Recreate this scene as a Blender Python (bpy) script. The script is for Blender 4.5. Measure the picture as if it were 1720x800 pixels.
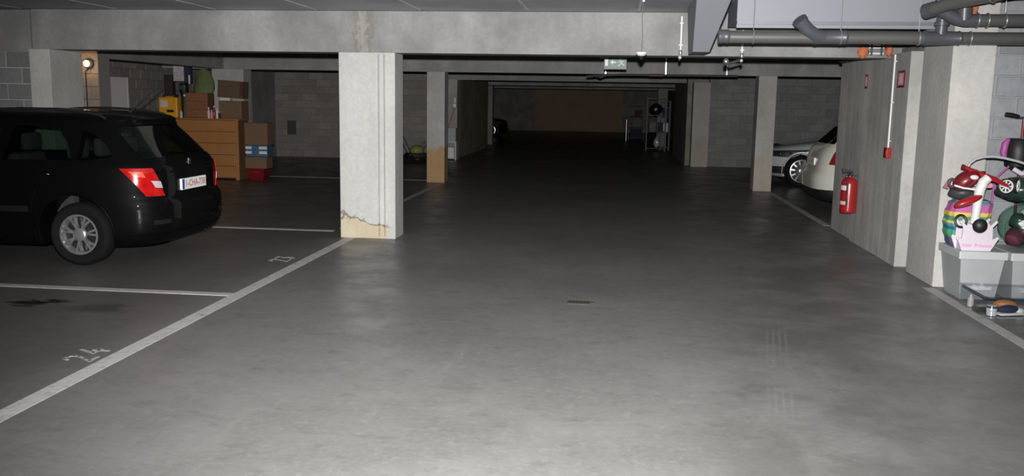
import bpy, bmesh, math, random
import numpy as np
from mathutils import Vector, Matrix
random.seed(7)
scene = bpy.context.scene
for o in list(bpy.data.objects): bpy.data.objects.remove(o)
COL = scene.collection
PI = math.pi

# ------------------------------------------------------------------ camera, world, flash, exposure
FPX, CAM_Z = 1500.0, 1.60
YAW, PITCH, ROLL = math.atan(168/1500), math.atan(230/1500), 0.0166
fw = Vector((-math.sin(YAW)*math.cos(PITCH), math.cos(YAW)*math.cos(PITCH), -math.sin(PITCH)))
rt = fw.cross(Vector((0, 0, 1))).normalized(); up = rt.cross(fw)
r2 = rt*math.cos(ROLL) + up*math.sin(ROLL); u2 = -rt*math.sin(ROLL) + up*math.cos(ROLL)
cd = bpy.data.cameras.new('camera'); cam = bpy.data.objects.new('camera', cd); COL.objects.link(cam)
cd.sensor_fit = 'HORIZONTAL'; cd.sensor_width = 36; cd.lens = FPX/1720*36; cd.clip_end = 200
cam.matrix_world = Matrix(((r2.x, u2.x, -fw.x, 0), (r2.y, u2.y, -fw.y, 0), (r2.z, u2.z, -fw.z, CAM_Z), (0, 0, 0, 1)))
scene.camera = cam
world = bpy.data.worlds.new('world'); scene.world = world; world.use_nodes = True
world.node_tree.nodes['Background'].inputs[0].default_value = (0.5, 0.5, 0.55, 1)
world.node_tree.nodes['Background'].inputs[1].default_value = 0.01
# the photographer's flash: the only strong light, 15 cm above the lens
fl = bpy.data.lights.new('camera_flash', 'SPOT'); flash = bpy.data.objects.new('camera_flash', fl); COL.objects.link(flash)
fl.energy = 5300; fl.color = (1.0, 0.995, 0.985); fl.spot_size = math.radians(84); fl.spot_blend = 1.0; fl.shadow_soft_size = 0.03
flash.location = (0.0, 0.0, CAM_Z + 0.15)
flash.rotation_euler = Vector((-0.09, 1.0, -0.15)).to_track_quat('-Z', 'Y').to_euler()
scene.cycles.caustics_reflective = False
vs = scene.view_settings
vs.view_transform = 'Standard'; vs.look = 'None'; vs.gamma = 1; vs.exposure = 0.0; vs.use_curve_mapping = False

# ------------------------------------------------------------------ mesh helpers
class MB:
    def __init__(s): s.v = []; s.f = []
    def add(s, vs_, fs):
        k = len(s.v); s.v += [tuple(p) for p in vs_]; s.f += [tuple(i+k for i in f) for f in fs]; return s
    def box(s, x0, x1, y0, y1, z0, z1, m=None):
        p = [(x, y, z) for z in (z0, z1) for y in (y0, y1) for x in (x0, x1)]
        if m is not None: p = [m @ Vector(q) for q in p]
        return s.add(p, [(0, 2, 3, 1), (4, 5, 7, 6), (0, 1, 5, 4), (2, 6, 7, 3), (0, 4, 6, 2), (1, 3, 7, 5)])
    def bbox(s, x0, x1, y0, y1, z0, z1, b=.01, m=None):
        # box with chamfered edges
        bm = bmesh.new(); bmesh.ops.create_cube(bm, size=1)
        for v in bm.verts:
            v.co = Vector(((x0+x1)/2 + v.co.x*(x1-x0), (y0+y1)/2 + v.co.y*(y1-y0), (z0+z1)/2 + v.co.z*(z1-z0)))
        bmesh.ops.bevel(bm, geom=bm.edges[:], offset=b, segments=2, affect='EDGES', profile=.5)
        return s.bm(bm, m)
    def bm(s, bm, m=None):
        bm.verts.index_update()
        s.add([(m @ v.co if m is not None else v.co.copy()) for v in bm.verts], [[v.index for v in f.verts] for f in bm.faces]); bm.free(); return s
    def prism(s, poly, a0, a1, axis='y'):
        # polygon of 2-D points extruded along axis; (u,v) are the other two axes in x,y,z order
        def pt(u, v, a): return {'y': (u, a, v), 'x': (a, u, v), 'z': (u, v, a)}[axis]
        n = len(poly)
        return s.add([pt(u, v, a0) for u, v in poly] + [pt(u, v, a1) for u, v in poly],
                     [tuple(range(n))[::-1], tuple(range(n, 2*n))] + [(i, (i+1) % n, n+(i+1) % n, n+i) for i in range(n)])
    def tube(s, pts, r, n=10, closed=False, cap=True):
        pts = [Vector(p) for p in pts]; N = len(pts)
        rs = r if isinstance(r, (list, tuple)) else [r]*N
        prev = None; rings = []
        for i, p in enumerate(pts):
            if closed: t = pts[(i+1) % N] - pts[i-1]
            else: t = pts[min(i+1, N-1)] - pts[max(i-1, 0)]
            t.normalize()
            if prev is None:
                a = Vector((0, 0, 1)) if abs(t.z) < .9 else Vector((1, 0, 0)); u = t.cross(a).normalized()
            else:
                u = prev - t*prev.dot(t); u.normalize()
            prev = u; w = t.cross(u)
            rings.append([p + (u*math.cos(2*PI*k/n) + w*math.sin(2*PI*k/n))*rs[i] for k in range(n)])
        f = []
        for i in range(N if closed else N-1):
            j = (i+1) % N
            for k in range(n): f.append((i*n+k, i*n+(k+1) % n, j*n+(k+1) % n, j*n+k))
        if cap and not closed: f += [tuple(range(n))[::-1], tuple(range((N-1)*n, N*n))]
        return s.add([q for rg in rings for q in rg], f)
    def cyl(s, p, q, r, n=16): return s.tube([p, q], r, n)
    def lathe(s, prof, n=24, m=None, closed=False):
        # prof: (radius, height) about z
        N = len(prof); v = []; f = []
        for r, h in prof:
            for k in range(n):
                q = Vector((r*math.cos(2*PI*k/n), r*math.sin(2*PI*k/n), h)); v.append(m @ q if m is not None else q)
        for i in range(N if closed else N-1):
            j = (i+1) % N
            for k in range(n): f.append((i*n+k, i*n+(k+1) % n, j*n+(k+1) % n, j*n+k))
        if not closed: f += [tuple(range(n))[::-1], tuple(range((N-1)*n, N*n))]
        return s.add(v, f)
    def ball(s, c, rx, ry=None, rz=None, n=16, k=10, wob=0, seed=1):
        ry = ry or rx; rz = rz or rx; rnd = random.Random(seed); ph = [rnd.uniform(0, 6) for _ in range(6)]
        v = [(c[0], c[1], c[2]-rz)]; f = []
        for i in range(1, k):
            a = -PI/2 + PI*i/k
            for j in range(n):
                b = 2*PI*j/n
                w = 1 + wob*(math.sin(2*b+ph[0]+3*a) + .7*math.sin(5*b+ph[1]-4*a) + .5*math.sin(9*b+ph[2]+5*a))
                v.append((c[0]+rx*w*math.cos(a)*math.cos(b), c[1]+ry*w*math.cos(a)*math.sin(b), c[2]+rz*w*math.sin(a)))
        v.append((c[0], c[1], c[2]+rz)); L = len(v)-1
        for j in range(n): f.append((0, 1+(j+1) % n, 1+j)); f.append((L, L-n+j, L-n+(j+1) % n))
        for i in range(k-2):
            for j in range(n): f.append((1+i*n+j, 1+i*n+(j+1) % n, 1+(i+1)*n+(j+1) % n, 1+(i+1)*n+j))
        return s.add(v, f)
    def build(s, name, mat, parent=None, smooth=False, loc=None):
        me = bpy.data.meshes.new(name); me.from_pydata(s.v, [], s.f)
        bm = bmesh.new(); bm.from_mesh(me); bmesh.ops.recalc_face_normals(bm, faces=bm.faces[:]); bm.to_mesh(me); bm.free()
        if smooth: smooth_mesh(me, 40)
        return link(name, me, mat, parent, loc)
def smooth_mesh(me, ang=40):
    me.polygons.foreach_set('use_smooth', [True]*len(me.polygons)); me.set_sharp_from_angle(angle=math.radians(ang))
def link(name, me, mat, parent=None, loc=None):
    o = bpy.data.objects.new(name, me); COL.objects.link(o)
    if mat is not None and not me.materials: me.materials.append(mat)
    if parent is not None: o.parent = parent
    if loc is not None: o.location = loc
    return o
def tag(o, label=None, cat=None, group=None, kind=None):
    if label: o['label'] = label
    if cat: o['category'] = cat
    if group: o['group'] = group
    if kind: o['kind'] = kind
    return o
def empty(name, loc=(0, 0, 0), rz=0.0, label=None, cat=None, group=None):
    o = bpy.data.objects.new(name, None); COL.objects.link(o); o.location = loc; o.rotation_euler = (0, 0, rz)
    o.empty_display_size = .1
    return tag(o, label, cat, group)
def struct(o, label=None): o['kind'] = 'structure'; return tag(o, label)
def text_mesh(name, body, size, mat, parent, mtx, extrude=.0008, spacing=1.0, bold=0):
    cu = bpy.data.curves.new(name, 'FONT'); cu.body = body; cu.size = size; cu.extrude = extrude
    cu.align_x = 'CENTER'; cu.align_y = 'CENTER'; cu.space_character = spacing; cu.offset = bold; cu.resolution_u = 3
    t = bpy.data.objects.new(name, cu); COL.objects.link(t)
    dg = bpy.context.evaluated_depsgraph_get(); dg.update()
    me = bpy.data.meshes.new_from_object(t.evaluated_get(dg)); bpy.data.objects.remove(t)
    me.transform(mtx); me.materials.clear()
    return link(name, me, mat, parent)
def frame(origin, ux, uy):
    ux = Vector(ux).normalized(); uy = Vector(uy).normalized(); uz = ux.cross(uy)
    return Matrix(((ux.x, uy.x, uz.x, origin[0]), (ux.y, uy.y, uz.y, origin[1]), (ux.z, uy.z, uz.z, origin[2]), (0, 0, 0, 1)))

# ------------------------------------------------------------------ materials
def newmat(name):
    m = bpy.data.materials.new(name); m.use_nodes = True; nt = m.node_tree
    return m, nt, nt.nodes['Principled BSDF']
def plain(name, col, rough=.5, metal=0., coat=0., var=.12, scale=9., spec=None, bump=0.):
    m, nt, b = newmat(name); n = nt.nodes; l = nt.links
    b.inputs['Roughness'].default_value = rough; b.inputs['Metallic'].default_value = metal
    b.inputs['Coat Weight'].default_value = coat; b.inputs['Coat Roughness'].default_value = .03
    if spec is not None: b.inputs['Specular IOR Level'].default_value = spec
    tc = n.new('ShaderNodeTexCoord'); nz = n.new('ShaderNodeTexNoise'); nz.inputs['Scale'].default_value = scale; nz.inputs['Detail'].default_value = 5
    l.new(tc.outputs['Object'], nz.inputs['Vector'])
    mx = n.new('ShaderNodeMix'); mx.data_type = 'RGBA'
    mx.inputs[6].default_value = (*[c*(1-var) for c in col], 1); mx.inputs[7].default_value = (*[min(1, c*(1+var)) for c in col], 1)
    l.new(nz.outputs['Fac'], mx.inputs[0]); l.new(mx.outputs[2], b.inputs['Base Color'])
    if bump:
        bp = n.new('ShaderNodeBump'); bp.inputs['Strength'].default_value = bump; bp.inputs['Distance'].default_value = .01
        l.new(nz.outputs['Fac'], bp.inputs['Height']); l.new(bp.outputs[0], b.inputs['Normal'])
    return m
class NT:
    """small node-graph helper"""
    def __init__(s, m): s.nt = m.node_tree; s.n = s.nt.nodes; s.l = s.nt.links
    def pos(s): return s.n.new('ShaderNodeNewGeometry').outputs['Position']
    def sep(s, v):
        q = s.n.new('ShaderNodeSeparateXYZ'); s.l.new(v, q.inputs[0]); return q.outputs
    def noise(s, v, scale, detail=5, rough=.6, stretch=None, dist=0):
        if stretch:
            mp = s.n.new('ShaderNodeMapping'); mp.inputs['Scale'].default_value = stretch; s.l.new(v, mp.inputs[0]); v = mp.outputs[0]
        q = s.n.new('ShaderNodeTexNoise'); q.inputs['Scale'].default_value = scale; q.inputs['Detail'].default_value = detail
        q.inputs['Roughness'].default_value = rough; q.inputs['Distortion'].default_value = dist; s.l.new(v, q.inputs['Vector']); return q.outputs['Fac']
    def math(s, op, a, b=None, c=None, clamp=False):
        q = s.n.new('ShaderNodeMath'); q.operation = op; q.use_clamp = clamp
        for i, x in enumerate((a, b, c)):
            if x is None: continue
            if isinstance(x, (int, float)): q.inputs[i].default_value = x
            else: s.l.new(x, q.inputs[i])
        return q.outputs[0]
    def ramp(s, f, a, b, lo=0., hi=1.):
        q = s.n.new('ShaderNodeMapRange'); q.clamp = True; q.interpolation_type = 'SMOOTHSTEP'
        q.inputs['From Min'].default_value = a; q.inputs['From Max'].default_value = b
        q.inputs['To Min'].default_value = lo; q.inputs['To Max'].default_value = hi; s.l.new(f, q.inputs['Value']); return q.outputs[0]
    def mix(s, f, a, b, mode='MIX'):
        q = s.n.new('ShaderNodeMix'); q.data_type = 'RGBA'; q.blend_type = mode
        for i, x in ((0, f), (6, a), (7, b)):
            if isinstance(x, (int, float)): q.inputs[i].default_value = x
            elif isinstance(x, tuple): q.inputs[i].default_value = (*x, 1)
            else: s.l.new(x, q.inputs[i])
        return q.outputs[2]
    def bump(s, h, strength, dist=.01):
        q = s.n.new('ShaderNodeBump'); q.inputs['Strength'].default_value = strength; q.inputs['Distance'].default_value = dist; s.l.new(h, q.inputs['Height']); return q.outputs[0]
def concrete(name, col, rough=.85, mottling=.25, streak=.2, board=0., tint=(1, .97, .9), bump=.35):
    m, nt, b = newmat(name); g = NT(m); p = g.pos()
    big = g.noise(p, 1.3, 6, .6); fine = g.noise(p, 22, 4, .65); st = g.noise(p, 4, 4, .6, stretch=(1, 1, .12))
    dark = tuple(c*(1-mottling) for c in col); lite = tuple(min(1, c*(1+mottling)) for c in col)
    c = g.mix(g.ramp(big, .3, .7), dark, lite)
    c = g.mix(g.ramp(st, .35, .75, 0, streak), c, tuple(x*.45*t for x, t in zip(col, tint)))
    c = g.mix(g.ramp(fine, .3, .7, 0, .25), c, tuple(x*.6 for x in col))
    h = fine
    if board:
        bd = g.noise(p, 4.5, 2, .5, stretch=(1, 1, .03))
        c = g.mix(g.ramp(bd, .42, .6, 0, board), c, tuple(x*.5*t for x, t in zip(col, tint))); h = g.math('ADD', fine, g.math('MULTIPLY', bd, 1.5))
    g.l.new(c, b.inputs['Base Color']); b.inputs['Roughness'].default_value = rough
    g.l.new(g.bump(h, bump), b.inputs['Normal'])
    return m, g, b, c

def floor_mat():
    m, nt, b = newmat('polished_concrete_floor'); g = NT(m); p = g.pos(); x, y, z = g.sep(p)
    big = g.noise(p, .55, 7, .66); mid = g.noise(p, 2.0, 10, .72, dist=.2); fine = g.noise(p, 30, 4, .7)
    c = g.mix(g.ramp(big, .32, .68), (.142, .140, .134), (.190, .187, .180))
    c = g.mix(g.ramp(mid, .38, .72, 0, .35), c, (.088, .085, .079))
    c = g.mix(g.ramp(fine, .4, .72, 0, .35), c, (.215, .21, .20)); c = g.mix(g.ramp(g.noise(p, 4.5, 8, .75, stretch=(1, 1.6, 1)), .5, .7, 0, .42), c, (.085, .082, .076)); c = g.mix(g.ramp(g.noise(p, 13, 6, .75), .52, .68, 0, .3), c, (.25, .245, .235)); c = g.mix(g.ramp(g.noise(p, 60, 3, .7), .55, .7, 0, .3), c, (.08, .078, .072))
    # fine trowel scratches along the lane
    sc = g.noise(p, 9, 3, .6, stretch=(1, .09, 1)); c = g.mix(g.ramp(sc, .6, .78, 0, .18), c, (.26, .255, .245))
    # tyre-polished dark track in the lane and bays darkened for dirt and flash falloff
    tr = g.math('ABSOLUTE', g.math('SUBTRACT', g.math('SUBTRACT', x, g.math('MULTIPLY', y, .16)), .42))
    tn = g.noise(p, 1.4, 3)
    c = g.mix(g.math('MULTIPLY', g.ramp(tr, .25, .85, .5, 0), g.ramp(tn, .35, .6)), c, (.07, .068, .064))
    # pale tyre print rolled along the lane
    tx = g.math('SUBTRACT', g.math('SUBTRACT', x, g.math('MULTIPLY', y, .159)), .19)
    tread = g.math('MULTIPLY', g.ramp(g.math('ABSOLUTE', tx), .07, .085, 1, 0), g.ramp(g.math('SINE', g.math('MULTIPLY', tx, 150)), .1, .7))
    tread = g.math('MULTIPLY', tread, g.math('MULTIPLY', g.ramp(g.noise(p, .9, 3), .42, .66, 0, .22), g.ramp(y, 8.6, 9.2, 1, 0)))
    c = g.mix(tread, c, (.27, .265, .255))
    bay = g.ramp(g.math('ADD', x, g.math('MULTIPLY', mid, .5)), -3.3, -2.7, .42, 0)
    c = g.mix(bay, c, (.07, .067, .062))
    # two oil stains in the empty bay
    for ox, oy, r in ((-4.42, 6.28, .20), (-4.3, 6.36, .14), (-4.25, 5.5, .16), (-3.85, 6.2, .34)):
        d = g.math('SQRT', g.math('ADD', g.math('POWER', g.math('SUBTRACT', x, ox), 2), g.math('POWER', g.math('MULTIPLY', g.math('SUBTRACT', y, oy), 1.5), 2)))
        d = g.math('ADD', d, g.math('MULTIPLY', g.math('SUBTRACT', g.noise(p, 6, 6, .7, stretch=(.6, 1.4, 1)), .5), .75))
        c = g.mix(g.ramp(d, r*.55, r*.8, .9, 0) if r < .3 else g.ramp(d, .05, r, .45, 0), c, (.012, .011, .010))
    vor = g.n.new('ShaderNodeTexVoronoi'); vor.inputs['Scale'].default_value = 1.7; g.l.new(p, vor.inputs['Vector'])
    c = g.mix(g.ramp(vor.outputs['Distance'], .008, .014, .6, 0), c, (.5, .49, .47))
    g.l.new(c, b.inputs['Base Color'])
    g.l.new(g.ramp(mid, .3, .7, .30, .5), b.inputs['Roughness']); b.inputs['Specular IOR Level'].default_value = .33
    g.l.new(g.bump(g.math('ADD', fine, g.math('MULTIPLY', mid, 2)), .06, .006), b.inputs['Normal'])
    return m
M = {}
M['floor'] = floor_mat()
M['beam'], g, b, c = concrete('beam_concrete', (.27, .268, .262), mottling=.28, streak=.22)
# lime crust that has run down the first beam over the column
p = g.pos(); x, y, z = g.sep(p); wob = g.noise(p, 9, 5, .7)
dx = g.math('ABSOLUTE', g.math('ADD', g.math('ADD', x, 2.85), g.math('MULTIPLY', g.math('SUBTRACT', wob, .5), .35)))
crust = g.math('MULTIPLY', g.ramp(dx, .03, .12, 1, 0), g.math('MULTIPLY', g.ramp(y, 9.0, 9.1), g.ramp(y, 10.6, 10.7, 1, 0)))
edge = g.math('MULTIPLY', crust, g.math('SUBTRACT', 1, crust))
c2 = g.mix(g.math('MULTIPLY', crust, g.ramp(g.noise(p, 30, 4, .7, stretch=(1, 1, .25)), .35, .65, .1, .75)), c, (.34, .32, .265)); c2 = g.mix(g.math('MULTIPLY', edge, 1.6, clamp=True), c2, (.10, .095, .07))
g.l.new(c2, b.inputs['Base Color'])
M['beam_far'] = concrete('beam_concrete_plain', (.275, .273, .268), mottling=.22, streak=.25)[0]
M['column'], g, b, c = concrete('column_painted_concrete', (.53, .525, .505), mottling=.06, streak=.22)
# plaster broken away at the column foot, with a dark ragged rim
p = g.pos(); x, y, z = g.sep(p); wob = g.noise(p, 6, 5, .65)
lim = g.math('ADD', z, g.math('ADD', g.math('MULTIPLY', g.math('SUBTRACT', wob, .5), .35), g.math('MULTIPLY', g.math('ADD', x, 3.1), .22)))
sel = g.math('MULTIPLY', g.ramp(x, -3.6, -3.5), g.ramp(x, -2.62, -2.5, 1, 0))
pt_ = g.math('MULTIPLY', g.ramp(lim, .255, .27, 1, 0), sel); rim = g.math('MULTIPLY', g.math('MULTIPLY', g.ramp(lim, .245, .262), g.ramp(lim, .268, .29, 1, 0)), sel)
c2 = g.mix(pt_, c, g.mix(wob, (.42, .34, .20), (.62, .56, .44))); c2 = g.mix(rim, c2, (.2, .19, .17)); g.l.new(c2, b.inputs['Base Color'])
g.l.new(g.bump(g.math('SUBTRACT', g.noise(p, 25, 4), g.math('MULTIPLY', pt_, 1.5)), .4, .012), b.inputs['Normal'])
M['column2'], g, b, c = concrete('column_concrete_ochre_foot', (.42, .41, .385), mottling=.15, streak=.2)
p = g.pos(); x, y, z = g.sep(p); wob = g.noise(p, 5, 4, .6)
lim = g.math('ADD', z, g.math('MULTIPLY', g.math('SUBTRACT', wob, .5), .45)); c2 = g.mix(g.math('MULTIPLY', g.ramp(lim, .62, .75, .85, 0), g.math("MULTIPLY", g.ramp(x, -3.0, -2.9, 1, .25), g.ramp(x, -4.2, -4.0))), c, g.mix(wob, (.36, .19, .06), (.46, .28, .11)))
g.l.new(c2, b.inputs['Base Color'])
M['wall_board'] = concrete('board_marked_wall', (.49, .48, .455), mottling=.22, streak=.25, board=.3)[0]
M['wall_plain'] = concrete('rough_concrete_wall', (.26, .255, .24), mottling=.2, streak=.2)[0]
M['wall_far'] = concrete('far_wall_render', (.25, .235, .205), mottling=.3, streak=.3)[0]
M['wall_olive'] = concrete('yellowed_wall_render', (.34, .30, .19), mottling=.25, streak=.3)[0]
M['pillar_r'] = concrete('light_pillar_concrete', (.52, .51, .48), mottling=.12, streak=.15)[0]
M['slab'] = concrete('ceiling_slab_concrete', (.50, .51, .54), mottling=.15, streak=.0, bump=.2)[0]
M['joint'] = plain('pale_joint_mortar', (.75, .74, .72), .9)
def block_mat(name, col):
    m, nt, b = newmat(name); g = NT(m); p = g.pos()
    oi = g.n.new('ShaderNodeObjectInfo'); nz = g.noise(p, 14, 5, .7); big = g.noise(p, 1.1, 4)
    c = g.mix(oi.outputs['Random'], tuple(x*.82 for x in col), tuple(x*1.15 for x in col))
    c = g.mix(g.ramp(nz, .3, .75, 0, .45), c, tuple(x*.55 for x in col)); c = g.mix(g.ramp(big, .35, .7, 0, .3), c, tuple(x*.7 for x in col))
    g.l.new(c, b.inputs['Base Color']); b.inputs['Roughness'].default_value = .95; g.l.new(g.bump(nz, .5), b.inputs['Normal'])
    return m
M['block'] = block_mat('grey_block', (.25, .25, .25)); M['block_warm'] = block_mat('brownish_block', (.27, .25, .225)); M['block_lit'] = block_mat('lamp_warmed_block', (.33, .27, .23)); M['block_pale'] = block_mat('pale_blue_grey_block', (.36, .365, .385))  # block_lit carries the lamp's warm light in its colour
M['mortar'] = plain('grey_mortar', (.5, .495, .48), .95); M['mortar_pale'] = plain('pale_mortar', (.38, .38, .39), .95); M['mortar_dark'] = plain('dull_mortar', (.24, .23, .21), .95)
M['line'], g, b, _ = concrete('worn_white_floor_paint', (.50, .495, .47), mottling=.12, streak=0)
p = g.pos(); wear = g.noise(p, 11, 6, .75); g.l.new(g.mix(g.ramp(wear, .5, .72, 0, .7), g.mix(g.noise(p, 3), (.42, .415, .40), (.56, .55, .53)), (.16, .155, .15)), b.inputs['Base Color']); b.inputs['Roughness'].default_value = .6
M['number'] = plain('faded_floor_number_paint', (.36, .355, .34), .7, var=.3, scale=20)
M['duct'] = plain('blue_grey_sheet_metal', (.235, .243, .27), .6, .1, var=.06, scale=3); M['duct_lip'] = plain('dark_duct_flange', (.17, .18, .2), .5, .3)
M['pvc'] = plain('grey_pvc_pipe', (.085, .085, .081), .4, var=.15, scale=6); M['pvc_blue'] = plain('blue_grey_pvc_fitting', (.07, .073, .085), .38, var=.12)
M['galv'] = plain('galvanised_steel', (.62, .63, .64), .3, .85, var=.1); M['white_pl'] = plain('white_plastic', (.68, .68, .67), .4, var=.05); M['foam'] = plain('orange_fire_foam', (.52, .15, .07), .85, var=.3, scale=30, bump=.6)
M['black'] = plain('black_plastic', (.012, .012, .013), .5); M['dgrey'] = plain('dark_grey_plastic', (.05, .05, .055), .5)
M['red'] = plain('glossy_red_paint', (.34, .012, .016), .3, coat=.5, var=.1); M['red_dark'] = plain('dark_red_paint', (.15, .008, .012), .35, coat=.4)
M['green_sign'] = plain('green_sign_film', (.008, .10, .045), .4, var=.05)
M['carpaint'] = plain('black_car_paint', (.003, .003, .0034), .5, 0, .2, var=.02, spec=.06); M['amber_red'] = plain('flash_bright_red_band', (.95, .12, .06), .15, coat=1.)
M['carwhite'] = plain('white_car_paint', (.66, .65, .58), .35, 0, .8, var=.03); M['carsilver'] = plain('silver_car_paint', (.55, .56, .58), .3, .2, 1., var=.03); M['cardark'] = plain('dark_navy_car_paint', (.008, .009, .013), .3, 0, 1., var=.03)
M['rubber'] = plain('tyre_rubber', (.008, .008, .0085), .85, var=.2, spec=.2); M['alloy'] = plain('silver_alloy', (.66, .66, .67), .25, .8, var=.05)
M['taillight'] = plain('red_tail_light_lens', (.52, .008, .008), .12, coat=1., var=.6, scale=16); M['lamp_clear'] = plain('clear_lamp_lens', (.75, .75, .75), .08, .3, 1.)
M['taillight_dim'] = plain('dark_red_tail_light_lens', (.26, .012, .015), .12, coat=1.)
M['plate'] = plain('white_number_plate', (.93, .93, .9), .35, var=.02); M['plate_txt'] = plain('plate_dark_red_print', (.42, .16, .16), .5); M['plate_blue'] = plain('plate_blue_band', (.03, .06, .35), .5)
M['chrome'] = plain('chrome', (.8, .8, .82), .08, 1.); M['seat'] = plain('dark_seat_fabric', (.035, .035, .037), .9); M['trim_in'] = plain('grey_cabin_trim', (.16, .17, .16), .8)
M['wood'] = plain('orange_brown_wood', (.36, .155, .05), .5, var=.18, scale=5); M['wood_dark'] = plain('brown_wood_side', (.17, .085, .04), .55, var=.2); M['wood_red'] = plain('reddish_wood', (.24, .10, .045), .5, var=.2, scale=6)
M['card'] = plain('brown_cardboard', (.165, .098, .055), .9, var=.15); M['card_dark'] = plain('dark_cardboard', (.11, .07, .038), .9, var=.15)
M['black_brown'] = plain('black_brown_board', (.03, .02, .016), .7); M['yellow'] = plain('yellow_plastic_case', (.72, .34, .02), .45, var=.12); M['navy'] = plain('navy_fabric', (.02, .025, .06), .8)
M['lime'] = plain('lime_green_plastic', (.22, .25, .05), .5, var=.2); M['green_bag'] = plain('dull_green_cloth', (.12, .145, .055), .85, var=.35, scale=7, bump=.5); M['greybrown'] = plain('grey_brown_cloth', (.17, .15, .13), .9, var=.3)
M['cream'] = plain('cream_plastic', (.62, .56, .46), .5); M['pink'] = plain('pink_fabric', (.72, .30, .36), .8, var=.15); M['magenta'] = plain('magenta_plastic', (.42, .09, .32), .5); M['lilac'] = plain('pale_pink_plastic', (.70, .63, .70), .4, var=.05); M['pinktxt'] = plain('pink_print', (.75, .25, .55), .6)
M['bin'] = plain('grey_translucent_plastic', (.40, .41, .42), .35, var=.1); M['bin_lid'] = plain('pale_grey_lid_plastic', (.52, .54, .54), .4, var=.06); M['bin_side'] = plain('grey_bin_plastic', (.33, .32, .31), .4, var=.1)
M['teal'] = plain('teal_fabric', (.04, .16, .2), .7); M['bluefab'] = plain('blue_pack_print', (.05, .12, .20), .6, var=.5, scale=14)
M['maroon'] = plain('maroon_cloth', (.10, .018, .035), .8, var=.3); M['darkgreen'] = plain('dark_green_plastic_bag', (.025, .055, .045), .25, var=.5, scale=8, bump=.4)
M['vent_grey'] = plain('grey_sign_housing', (.22, .225, .22), .5); M['vent'] = plain('dark_vent_metal', (.06, .065, .065), .6); M['board'] = plain('pale_grey_panel', (.78, .76, .77), .6, var=.05)
M['door_brown'] = plain('brown_door_panel', (.30, .20, .125), .7, var=.3, scale=.8)
M['steel_dark'] = plain('dark_floor_drain_steel', (.03, .027, .022), .8, .1, var=.4, scale=30); M['rust'] = plain('rusty_steel_rim', (.075, .06, .04), .8, .1, var=.4, scale=40)
def glass_mat(name, tint, gloss=.06):
    m = bpy.data.materials.new(name); m.use_nodes = True; nt = m.node_tree; n = nt.nodes; l = nt.links; n.clear()
    out = n.new('ShaderNodeOutputMaterial'); mx = n.new('ShaderNodeMixShader'); tr = n.new('ShaderNodeBsdfTransparent'); gl = n.new('ShaderNodeBsdfGlossy'); fr = n.new('ShaderNodeLayerWeight'); pw_ = n.new('ShaderNodeMath'); pw_.operation = 'POWER'; pw_.inputs[1].default_value = 4.5; ma_ = n.new('ShaderNodeMath'); ma_.operation = 'MULTIPLY_ADD'; ma_.inputs[1].default_value = .55; ma_.inputs[2].default_value = .035; l.new(fr.outputs['Facing'], pw_.inputs[0]); l.new(pw_.outputs[0], ma_.inputs[0])
    tc = n.new('ShaderNodeTexCoord'); nz = n.new('ShaderNodeTexNoise'); nz.inputs['Scale'].default_value = 4; l.new(tc.outputs['Object'], nz.inputs['Vector'])
    rp = n.new('ShaderNodeMapRange'); rp.inputs['To Min'].default_value = .02; rp.inputs['To Max'].default_value = gloss; l.new(nz.outputs['Fac'], rp.inputs['Value']); l.new(rp.outputs[0], gl.inputs['Roughness'])
    tr.inputs[0].default_value = (*tint, 1); gl.inputs[0].default_value = (1, 1, 1, 1); fr.inputs[0].default_value = .5
    l.new(ma_.outputs[0], mx.inputs[0]); l.new(tr.outputs[0], mx.inputs[1]); l.new(gl.outputs[0], mx.inputs[2]); l.new(mx.outputs[0], out.inputs[0])
    return m
M['glass'] = glass_mat('tinted_car_glass', (.70, .76, .73)); M['glass_dark'] = glass_mat('dark_car_glass', (.2, .22, .22)); M['clear'] = glass_mat('clear_plastic_wall', (.93, .94, .95), .25); M['film'] = glass_mat('clear_green_plastic_wrap', (.74, .86, .80), .45)
def emis(name, col, s):
    m, nt, b = newmat(name); b.inputs['Emission Color'].default_value = (*col, 1); b.inputs['Emission Strength'].default_value = s; b.inputs['Base Color'].default_value = (*col, 1)
    return m
M['lampglow'] = emis('glowing_warm_bulb', (1., .66, .30), 7)
M['mixed'] = plain('mixed_dark_toys', (.19, .10, .11), .8, var=.9, scale=15)
def banded(name, bands):
    m, nt, b = newmat(name); g = NT(m); p = g.n.new('ShaderNodeTexCoord').outputs['Object']; x, y, z = g.sep(p)
    w = g.math('ADD', z, g.math('MULTIPLY', g.math('SUBTRACT', g.noise(p, 14, 2), .5), .02))
    c = bands[0][1]
    for z0, col in bands[1:]: c = g.mix(g.ramp(w, z0-.003, z0+.003), c, col)
    g.l.new(c, b.inputs['Base Color']); b.inputs['Roughness'].default_value = .8; return m

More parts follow.
